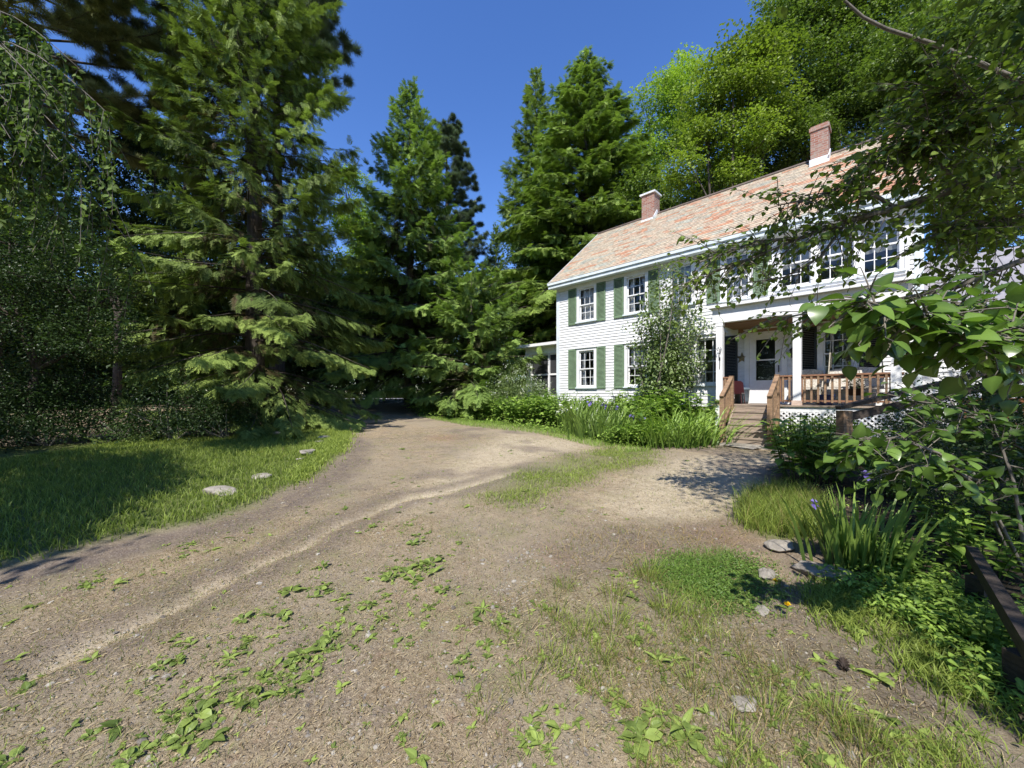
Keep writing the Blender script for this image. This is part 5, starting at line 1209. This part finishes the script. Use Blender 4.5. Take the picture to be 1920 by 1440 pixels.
for k, (nl, L, wd, rise, dr) in enumerate(((9, 1, .24, .6, .6), (13, 1, .20, .8, .55), (9, 1, .30, .6, .65), (16, 1, .15, .9, .55))):
    f_ = t_rosette(nl, L, wd, 100 + k, rise, dr); WT.append(mesh('weed', np.concatenate(f_.V), np.concatenate(f_.Q), M_weed, np.concatenate(f_.T)))
WEED = [(370, 1345, 70, 2), (345, 1385, 60, 0), (400, 1365, 60, 2), (300, 1395, 55, 0), (265, 1412, 60, 2), (240, 1435, 50, 0), (322, 1350, 45, 1), (170, 1385, 50, 0), (15, 1432, 60, 0), (565, 1235, 55, 0), (600, 1215, 50, 2), (620, 1200, 45, 0), (545, 1250, 40, 2), (585, 1272, 42, 2), (535, 1305, 42, 3), (495, 1270, 40, 0), (440, 1315, 30, 2), (520, 1275, 32, 0), (300, 1252, 50, 0), (335, 1245, 40, 2), (430, 1240, 45, 3), (455, 1165, 40, 0), (530, 1160, 36, 2), (470, 1200, 36, 2), (545, 1112, 50, 0), (600, 1110, 45, 2), (605, 1066, 35, 1), (640, 1145, 36, 0), (690, 1140, 40, 0), (730, 1085, 48, 0), (760, 1075, 52, 2), (790, 1062, 50, 0), (775, 1090, 45, 2), (810, 1056, 44, 0), (745, 1070, 42, 0), (830, 1110, 40, 0), (715, 1160, 45, 3), (800, 1140, 32, 0), (905, 1145, 45, 3), (940, 1168, 48, 0), (910, 1215, 36, 0), (915, 1232, 32, 2), (865, 1245, 30, 0), (770, 1210, 26, 0), (1008, 1140, 20, 2), (860, 1020, 26, 0), (775, 1020, 30, 0), (700, 990, 22, 0), (770, 985, 24, 3), (780, 1005, 22, 0), (1200, 1395, 95, 2), (1215, 1370, 85, 0), (1188, 1415, 70, 2), (1280, 1370, 95, 3), (1290, 1395, 70, 0), (1235, 1245, 58, 3), (1265, 1240, 46, 3), (1190, 1205, 36, 0), (1207, 1178, 30, 0), (985, 1390, 48, 3), (1030, 1405, 34, 3), (1000, 1385, 40, 1), (750, 1390, 34, 0), (1320, 1225, 34, 0), (1090, 1300, 30, 3), (190, 1090, 28, 0), (160, 1100, 24, 2), (345, 1045, 26, 0), (360, 1020, 24, 3), (470, 1000, 22, 0), (1430, 1140, 40, 3), (1395, 1135, 38, 0), (1465, 1120, 46, 3), (1560, 1110, 40, 0), (1600, 1190, 44, 2), (1480, 1290, 40, 2), (1530, 1320, 44, 0), (1410, 1265, 40, 0), (1690, 1390, 60, 2), (1740, 1400, 60, 0), (1500, 1400, 46, 0), (753, 843, 16, 0), (940, 800, 16, 0)]
WL = {0: 'low spreading weed rosette in the bare foreground soil', 1: 'upright many leaved weed in the foreground soil', 2: 'broad leaved plantain in the foreground soil', 3: 'narrow leaved dandelion rosette in the foreground soil'}
for (px, py, wp, k) in WEED:
    b = at(px, py); s = wp / F * b[1] * .52 * rng.uniform(.55, .95); o = link('weed', WT[k], None, (b[0], b[1], float(gzs(b[0], b[1])))); o.rotation_euler = (rng.normal(0, .08), rng.normal(0, .08), rng.uniform(0, 6.3)); o.scale = (s, s, s * rng.uniform(.7, 1.1))
    tag(o, WL[k], 'weed', 'weeds in the foreground')
fo = Fol(); q = np.concatenate([patch(scat(ALL, 1500, .9), 1.9, 111, .35), patch(scat(MIDG, 500, .8), 2.5, 112, .0)]); n = len(q)
k_ = 5; O = np.repeat(on_ground(q) + [0, 0, .006], k_, 0); a = rng.uniform(0, 6.3, n * k_); e = rng.uniform(.1, .7, n * k_)
fo.scatter(NEARS_, O, frames(np.stack([np.cos(a) * np.cos(e), np.sin(a) * np.cos(e), np.sin(e)], -1)), np.repeat(rng.gamma(3, .008, n) + .008, k_) * rng.uniform(.6, 1.2, n * k_), np.repeat(rng.normal(.42, .2, n), k_))
tag(fo.build('weed_seedlings', M_weed), 'tiny weed seedlings sprinkled over the bare foreground soil', 'ground cover', None, 'stuff')
wq = np.array([at(a_, b_)[:2] for a_, b_, *_ in WEED if b_ > 960]); wq = np.repeat(wq, 10, 0) + rng.normal(0, .11, (len(wq) * 10, 2)); n = len(wq); O = np.repeat(on_ground(wq) + [0, 0, .006], 4, 0); a = rng.uniform(0, 6.3, n * 4); e = rng.uniform(.1, .8, n * 4); fo = Fol()
fo.scatter(NEARS_, O, frames(np.stack([np.cos(a) * np.cos(e), np.sin(a) * np.cos(e), np.sin(e)], -1)), np.repeat(rng.gamma(3, .007, n) + .006, 4) * rng.uniform(.6, 1.2, n * 4), np.repeat(rng.normal(.42, .22, n), 4))
nb_ = 2600; bq = wq[rng.integers(0, n, nb_)] + rng.normal(0, .06, (nb_, 2)); fo.put(*blades(on_ground(bq), .05 * rng.uniform(.4, 1.4, nb_), .0028, rng.uniform(.3, 1.4, nb_), rng.normal(.3, .25, nb_)))
tag(fo.build('weed_fringe', M_weed), 'small creeping weeds and grass wisps around the weed rosettes', 'ground cover', None, 'stuff')
# dandelion flowers
for (px, py, lab) in ((1452, 1101, 'yellow dandelion beside the blocky pale rock'), (1475, 1149, 'yellow dandelion just below the other one, nearer the bare soil')):
    b = at(px, py + 14); h = .09; m = MB(); m.tube([(0, 0, 0), (.004, .002, h * .6), (.006, 0, h)], .0025, 5); t = thing('dandelion', lab, 'flower', (b[0], b[1], float(gzs(b[0], b[1])))); m.build('stem', M_weed, t)
    f_ = Fol(); nn = 40; d = unit(nn); d[:, 2] = np.abs(d[:, 2]) * .5 + .1; f_.scatter(ONE, np.tile([.006, 0, h], (nn, 1)), frames(d), np.full(nn, .021), np.full(nn, .6)); f_.build('blossom', M_yellow, t)

# ---------------------------------------------------------------- beds
def t_clump(n, h, w, bend, seed, rad=.12, up=.25):
    f_ = Fol(); q = rng.normal(0, rad, (n, 2)); az = np.arctan2(q[:, 1], q[:, 0]) + rng.normal(0, .5, n)
    # five-station blades
    hh = h * rng.uniform(.6, 1.15, n); bb = bend * rng.uniform(.3, 1.5, n); d = np.stack([np.cos(az), np.sin(az), 0 * az], -1); sd = np.stack([-np.sin(az + .6), np.cos(az + .6), 0 * az], -1)
    us = (0, .3, .55, .8, 1.); V = np.zeros((n, 10, 3))
    for i, u in enumerate(us):
        c = np.c_[q, np.zeros(n)] + np.stack([0 * hh, 0 * hh, hh * (u - .42 * bb * u ** 3)], -1) + d * (hh * (up * u + bb * .6 * u ** 2.2))[:, None]; wf = w * (1, 1.05, .95, .65, .06)[i] / 2
        V[:, 2 * i] = c - sd * wf; V[:, 2 * i + 1] = c + sd * wf
    b = (np.arange(n) * 10)[:, None]; Qd = np.concatenate([b + 2 * i + np.array([0, 1, 3, 2]) for i in range(4)], 1).reshape(-1, 4)
    t_ = rng.normal(.5, .14, n); T = np.repeat(t_, 10) + np.tile(np.repeat([-.25, -.12, 0, .05, .1], 2), n)
    f_.put(V.reshape(-1, 3), Qd, T); return f_
def t_leafy(n, h, rad, lsize, seed):
    f_ = Fol(); tk = MB()
    for k in range(n):
        a = rng.uniform(0, 6.3); r_ = rad * math.sqrt(rng.random()); e = np.array([math.cos(a) * r_ * 1.2, math.sin(a) * r_ * 1.2, h * rng.uniform(.6, 1.1)]); o = np.array([math.cos(a) * r_ * .6, math.sin(a) * r_ * .6, 0])
        tk.tube([o, (o + e) / 2 + [0, 0, .05 * h], e], .004, 4); m_ = 10; u = np.linspace(.25, 1, m_)[:, None]; p = o + (e - o) * u
        aa = np.arange(m_) * 2.4 + a; d = np.stack([np.cos(aa), np.sin(aa), rng.uniform(-.1, .5, m_)], -1)
        f_.put(*inst(*NEARS[0][:2], p, frames(d, np.array([0, 0, 1.]) + rng.normal(0, .2, (m_, 3))), lsize * rng.uniform(.6, 1.2, m_), rng.normal(.48, .13) + rng.normal(0, .08, m_)))
    return f_, tk
NEARS = [t_leaf(.2, .35, 3, .3)]
def mk(f_, nme, mat): return mesh(nme, np.concatenate(f_.V), np.concatenate(f_.Q), mat, np.concatenate(f_.T))
DL = [mk(t_clump(70, .78, .022, .85, 1, .14), 'foliage', M_bedlf), mk(t_clump(90, .70, .020, 1.0, 2, .18), 'foliage', M_bedlf), mk(t_clump(60, .85, .024, .35, 3, .12, .18), 'foliage', M_iris)]
LF = []
for k, (n, h, rad, ls) in enumerate(((26, .62, .3, .13), (30, .45, .34, .10), (22, .8, .26, .15))):
    f_, tk_ = t_leafy(n, h, rad, ls, k); f_.put(*[np.concatenate(tk_.V), np.concatenate(tk_.Q), np.full(tk_.n, .1)]); LF.append(mk(f_, 'foliage', M_bedlf))
def bedplant(px, py, hpx, me, name, lab, grp, hm, cat='plant', dv=0.):
    b = at(px, py); 
    if dv: b = b + np.array([R2, R2, 0]) * dv; b[2] = gz(b[0], b[1])
    s = hpx / F * b[1] / hm; o = link(name, me, None, (b[0], b[1], float(gzs(b[0], b[1])) - .01)); o.rotation_euler = (0, 0, rng.uniform(0, 6.3)); o.scale = (s * rng.uniform(.9, 1.15), s * rng.uniform(.9, 1.15), s)
    return tag(o, lab, cat, grp)
G1 = 'strap leaved clumps in the bed before the house'; G2 = 'leafy perennials in the bed before the house'
for (px, py, h) in ((1075, 815, 68), (1100, 822, 74), (1125, 826, 70), (1150, 828, 72), (1068, 806, 60), (1095, 808, 66), (1135, 812, 74), (1175, 822, 76), (1120, 800, 60), (1165, 806, 70)):
    bedplant(px, py, h, DL[2], 'iris_clump', 'upright clump of iris leaves in the sunny bed below the house windows', G1, .85)
for (px, py, h) in ((1255, 836, 72), (1285, 838, 76), (1312, 834, 70), (1330, 826, 62), (1300, 822, 66), (1270, 820, 62), (1232, 838, 60), (1205, 834, 50)):
    bedplant(px, py, h, DL[rng.integers(0, 2)], 'daylily_clump', 'arching daylily clump in the bed just left of the porch steps', G1, .62)
for (px, py, h, k) in ((1190, 820, 68, 0), (1215, 820, 74, 2), (1240, 812, 78, 2), (1210, 805, 72, 0), (1180, 800, 64, 0), (1260, 806, 70, 2), (1290, 806, 66, 2), (1318, 806, 64, 2), (1235, 800, 66, 0), (1150, 795, 52, 0), (1110, 790, 46, 1), (1075, 790, 46, 1), (1205, 836, 40, 1), (1180, 834, 40, 1), (1155, 834, 34, 1)):
    bedplant(px, py, h, LF[k], 'leafy_perennial', 'bushy leafy perennial in the bed between the irises and the daylilies', G2, (.62, .45, .8)[k])
for (px, py, h, k) in ((785, 772, 40, 1), (805, 776, 36, 1), (830, 776, 40, 0), (850, 782, 36, 1), (875, 782, 40, 0), (900, 784, 40, 1), (925, 788, 42, 0), (950, 790, 44, 1), (975, 794, 48, 1), (1000, 796, 52, 0), (1025, 798, 54, 1), (1045, 802, 56, 0), (985, 784, 44, 0), (1015, 784, 46, 0), (940, 778, 38, 0), (890, 772, 34, 1), (850, 770, 34, 0), (815, 766, 34, 0), (1045, 786, 46, 1), (965, 776, 40, 2), (1030, 776, 44, 2), (795, 762, 34, 2)):
    bedplant(px, py, h, LF[k], 'leafy_perennial', 'low yellow green perennial in the bed left of the house corner', 'perennials in the bed left of the house', (.62, .45, .8)[k])
# ground cover under and between them
fo = Fol(); q = scat(BED, 5200); O = on_ground(q); O[:, 2] += rng.uniform(.0, .22, len(q)); n = len(q); d = rng.normal(0, 1, (n, 3)) * [1, 1, .3]
fo.scatter([NEARS[0]], O, frames(d, np.array([0, 0, 1.]) + rng.normal(0, .3, (n, 3))), rng.uniform(.06, .13, n), rng.normal(.45, .15, n))
fo.put(*blades(on_ground(scat(gpoly([(775, 780), (860, 786), (1000, 797), (1080, 812), (1180, 836), (1230, 846), (1180, 850), (1100, 835), (1000, 812), (880, 800)]), 7000)), .10, .008, .6, rng.normal(.55, .13, 7000)))
tag(fo.build('bed_ground_cover', M_bedlf), 'mixed low green ground cover filling the bed along the house', 'ground cover', None, 'stuff')
# white flowers and blue iris flowers over the bed
def flowers(name, lab, mat, spots, size, n, cat='flower', grp=None, stem=.0):
    for (px, py, up) in spots:
        b = at(px, py); b[2] = float(gzs(b[0], b[1])); t = thing(name, lab, cat, b, 0, grp); f_ = Fol(); h = up / F * b[1]; m_ = MB(); m_.tube([(0, 0, 0), (.01, 0, h * .5), (0, 0, h)], .005, 5); m_.build('stem', M_bedlf, t)
        k = n; d = unit(k); d[:, 2] = d[:, 2] * .6; f_.scatter(NEAR, np.tile([0, 0, h], (k, 1)) + rng.normal(0, size * .25, (k, 3)), frames(d), size * rng.uniform(.7, 1.1, k), rng.normal(.5, .2, k)); f_.build('blossom', mat, t)
flowers('blue_iris', 'blue purple iris bloom above the bed before the house', M_purple, [(1108, 820, 66), (1133, 822, 62), (1158, 824, 58), (1185, 830, 48), (1205, 826, 42), (1090, 800, 52), (1150, 806, 62)], .09, 8, 'flower', 'blue irises in the house bed')
flowers('white_flower', 'white flower head in the bed at the house corner', M_whitefl, [(1052, 806, 44), (1062, 806, 40), (1072, 806, 46), (1058, 812, 40), (1080, 810, 42), (1045, 808, 36)], .10, 9, 'flower', 'white flowers at the house corner')

# ---- right garden
b = at(1603, 1062); t = thing('iris_clump', 'large clump of upright sword shaped iris leaves with two purple blooms, right foreground', 'plant', (b[0], b[1], float(gzs(b[0], b[1])) - .01))
f_ = t_clump(120, .60, .024, .25, 9, .15, .18); f_.build('leaves', M_iris, t)
for (px, py) in ((1625, 892), (1527, 945)):
    e = P(px, py, b[1] + (.1 if px > 1600 else .35)) - np.array(t.location); m_ = MB(); m_.tube([(e[0] * .6, e[1] * .6, 0), (e[0] * .9, e[1], e[2] * .6), e], .004, 6); fl_ = m_.build('flower_stalk', M_iris, t)
    g_ = Fol()
    for k in range(6):
        a = k * PI / 3; up = .9 if k % 2 else -.15; d = np.array([[math.cos(a), math.sin(a), up]]); g_.put(*inst(*NEAR[2 if k % 2 == 0 else 1][:2], np.array([e]), frames(d), np.array([.062]), np.array([.3 + .4 * (k % 2)])))
    g_.build('blossom', M_purple, fl_)
def gard(px, py, hpx, k, lab, name='leafy_perennial'): return bedplant(px, py, hpx, LF[k], name, lab, None, (.62, .45, .8)[k])
gard(1500, 905, 120, 2, 'tall leafy lily stalks in the shade right of the porch steps'); gard(1545, 900, 100, 0, 'shaded leafy plant behind the iris clump'); gard(1490, 845, 60, 1, 'dark low plant under the porch lattice, beside the steps')
gard(1530, 845, 60, 1, 'dark low plant under the middle of the porch lattice'); gard(1600, 870, 80, 0, 'leafy plant at the foot of the wooden handrail post'); gard(1690, 1075, 70, 1, 'low leafy plant right of the iris clump'); gard(1830, 1075, 110, 0, 'broad leaved plant at the end of the dark timber edging')
gard(1760, 1000, 90, 2, 'shaded leafy plant under the lower sapling'); gard(1900, 1010, 110, 0, 'shaded leafy plant at the right edge behind the timber edging'); gard(1680, 930, 90, 1, 'dark leafy plant between the iris clump and the sapling')
gard(1860, 1230, 90, 1, 'leafy plant beside the timber edging at the lower right')
bush('undergrowth_shrub', 'dark shrub in front of the porch lattice, right of the steps', 1560, 848, 62, 90, M_dkleaf, cl=.16, Yd=7.9); bush('undergrowth_shrub', 'dark shrub under the grey roofed wing', 1730, 860, 130, 150, M_dkleaf, cl=.16, Yd=6.6); bush('undergrowth_shrub', 'dark shrub at the right edge under the wing', 1880, 880, 170, 150, M_dkleaf, cl=.16, Yd=5.6)
GC = gpoly([(1540, 1090), (1600, 1100), (1720, 1085), (1850, 1100), (2000, 1150), (2050, 1420), (1900, 1370), (1790, 1260), (1680, 1180), (1590, 1130)])
fo = Fol(); q = np.concatenate([patch(scat(GC, 7000) + rng.normal(0, .06, (7000, 2)), 2.6, 131, -.2), patch(scat(GARDEN, 3500), 2, 9, .1)]); O = on_ground(q); O[:, 2] += rng.uniform(.01, .14, len(q)); n = len(q); d = rng.normal(0, 1, (n, 3)) * [1, 1, .3]
fo.scatter([NEARS[0]], O, frames(d, np.array([0, 0, 1.]) + rng.normal(0, .3, (n, 3))), rng.uniform(.02, .05, n), rng.normal(.42, .17, n))
tag(fo.build('garden_ground_cover', M_bedlf), 'small leaved ground cover along the edge of the right garden', 'ground cover', None, 'stuff')
fo = Fol(); fo.put(*litter(4000, GARDEN, .06, .006, .6)); tag(fo.build('leaf_litter', leafmat('dead_leaves', (.05, .03, .02), (.22, .16, .10), .1, .8, .2)), 'dead leaves and twigs on the dark garden soil', 'litter', None, 'stuff')
# wooden handrail of the ramp and dark timber edging
b = at(1583, 878); t = thing('wooden_handrail', 'old wooden post with a dark sloping handrail right of the porch', 'handrail', b)
def lp(px, py, Yd): return P(px, py, Yd) - b
Yd = b[1]; m = MB(); tp = lp(1582, 770, Yd); m.box((-.075, -.075, -.2), (.075, .075, tp[2])); m.build('post', M_wood, t); 
m = MB(); m.bar(tp + [-.1, -.01, .045], lp(1960, 672, Yd - .6), .15, .06); m.bar(tp + [0, 0, -.12], lp(1960, 700, Yd - .6), .04, .13); m.build('rail', M_oldwood, t)  # dark timber colour also carries the shade the rail stands in
e = lp(1860, 690, Yd - .45); m = MB(); m.box((e[0] - .07, e[1] - .07, -.2), (e[0] + .07, e[1] + .07, e[2])); m.build('post', M_oldwood, t)
m = MB(); c0 = P(1822, 1035, 2.66); c1 = P(1990, 1310, 1.42); g0 = np.array([c0[0], c0[1], float(gzs(c0[0], c0[1]))]); t = thing('timber_edging', 'dark weathered timber rail on short posts at the lower right corner', 'edging', g0)
m.bar(c0 - g0, c1 - g0, .055, .08); m.build('rail', M_oldwood, t)
for u in (.2, .75):
    p = c0 + (c1 - c0) * u; gg = float(gzs(p[0], p[1])); q = p - g0; m = MB(); m.box((q[0] - .05, q[1] - .05, gg - g0[2] - .1), (q[0] + .05, q[1] + .05, q[2] - .056)); m.build('post', M_oldwood, t)
# orange bench by the wing
bp = hw(11.0, -.75, 0); bp[2] = gz(bp[0], bp[1]); t = thing('wooden_bench', 'orange brown wooden bench against the wall of the wing', 'bench', bp, -PI / 4)
M_or = simple('orange_wood', (.36, .15, .06), .6, .3, 4, .1, stretch=(6, 1, 1)); ht = EYE - .55 - bp[2]
m = MB(); 
for i in range(3): m.box((-.8, -.2 + i * .14, ht), (.8, -.07 + i * .14, ht + .04))
m.build('seat', M_or, t); m = MB(); 
for i in range(3): m.box((-.8, .24, ht + .12 + i * .13), (.8, .27, ht + .23 + i * .13))
m.build('backrest', M_or, t)
for sx in (-.72, .66): m = MB(); m.box((sx, -.18, -.1), (sx + .06, -.12, ht - .001)); m.build('leg', M_or, t); m = MB(); m.box((sx, .2, -.1), (sx + .06, .239, ht + .5)); m.build('leg', M_or, t)
# hanging basket plant
f_, tk_ = t_leafy(12, .3, .14, .09, 3); f_.put(np.concatenate(tk_.V), np.concatenate(tk_.Q), np.full(tk_.n, .1)); link('foliage', mk(f_, 'foliage', M_dkleaf), POTP)
m = MB(); lathe(m, [(0, -.12), (.10, -.12), (.14, .02), (.15, .03), (.12, .03)]); m.build('basket', M_oldwood, POTP, True); m = MB(); m.tube([(.13, 0, .02), (0, 0, .7), (0, 0, 1.68)], .004, 4); m.tube([(-.13, 0, .02), (0, 0, .7)], .004, 4); m.build('hanger', M_iron, POTP)
# white curved edging strip
m = MB(); pts = np.array([at(px, py) for px, py in ((1535, 858), (1560, 852), (1600, 850), (1640, 856))]); pts = pts + [0, 0, .06]; m.tube(pts, .03, 6); tag(m.build('bed_edging', M_white, None, True), 'white curved edging strip lying behind the lily stalks', 'edging')
# pine cone lying on the bare soil
b = at(1582, 1258); m = MB(); f_ = Fol(); n = 60; u = np.linspace(0, 1, n); a = np.arange(n) * 2.4; rr = .018 * np.sin(PI * (u * .85 + .1)); O = np.stack([(u - .5) * .07, rr * np.cos(a), rr * np.sin(a)], -1); d = np.stack([.5 + 0 * u, np.cos(a), np.sin(a)], -1)
f_.scatter(ONE, O * [1, .5, .5], frames(d), np.full(n, .022), np.full(n, .1)); o = f_.build('pine_cone', simple('cone_brown', (.035, .022, .015), .8, .4, 40)); o.location = (b[0], b[1], float(gzs(b[0], b[1])) + .02); o.rotation_euler = (0, 0, .9); tag(o, 'dark pine cone on the bare soil in the right foreground', 'pine cone')

# ---------------------------------------------------------------- light, sky, camera
w = bpy.data.worlds.new('World'); bpy.context.scene.world = w; w.use_nodes = True; nt = w.node_tree
sky = nt.nodes.new('ShaderNodeTexSky'); sky.sky_type = 'NISHITA'; sky.sun_disc = False
EL = math.asin(-SUN[2]); sky.sun_elevation = EL; sky.sun_rotation = math.atan2(-SUN[0], -SUN[1]); sky.air_density = 1.0; sky.dust_density = .05; sky.ozone_density = 3.5; sky.altitude = 300
hv = nt.nodes.new('ShaderNodeHueSaturation'); hv.inputs['Saturation'].default_value = 1.2; hv.inputs['Hue'].default_value = .512; hv.inputs['Value'].default_value = 1.25; nt.links.new(sky.outputs[0], hv.inputs['Color'])
nt.links.new(hv.outputs[0], nt.nodes['Background'].inputs[0]); nt.nodes['Background'].inputs[1].default_value = .12
sl = bpy.data.lights.new('sun', 'SUN'); sl.energy = 4.6; sl.angle = math.radians(.5); sl.color = (1, .955, .88)
so = bpy.data.objects.new('sun', sl); C.objects.link(so); so.rotation_euler = Vector(SUN).to_track_quat('-Z', 'Y').to_euler(); so.location = (-5, -12, 18)
cd = bpy.data.cameras.new('camera'); co = bpy.data.objects.new('camera', cd); C.objects.link(co); co.location = (0, 0, EYE); co.rotation_euler = (PI / 2, 0, 0)
cd.sensor_width = 36; cd.lens = F / 1920 * 36; cd.shift_y = 20 / 1920; cd.clip_start = .05; cd.clip_end = 1000
sc = bpy.context.scene; sc.camera = co
sc.render.engine = 'CYCLES'; sc.cycles.max_bounces = 6; sc.cycles.diffuse_bounces = 3; sc.cycles.glossy_bounces = 2; sc.cycles.transmission_bounces = 4; sc.cycles.transparent_max_bounces = 8
sc.cycles.use_denoising = True; sc.cycles.caustics_reflective = False; sc.cycles.caustics_refractive = False
sc.view_settings.view_transform = 'Standard'; sc.view_settings.look = 'None'; sc.view_settings.exposure = .7; sc.view_settings.gamma = 1
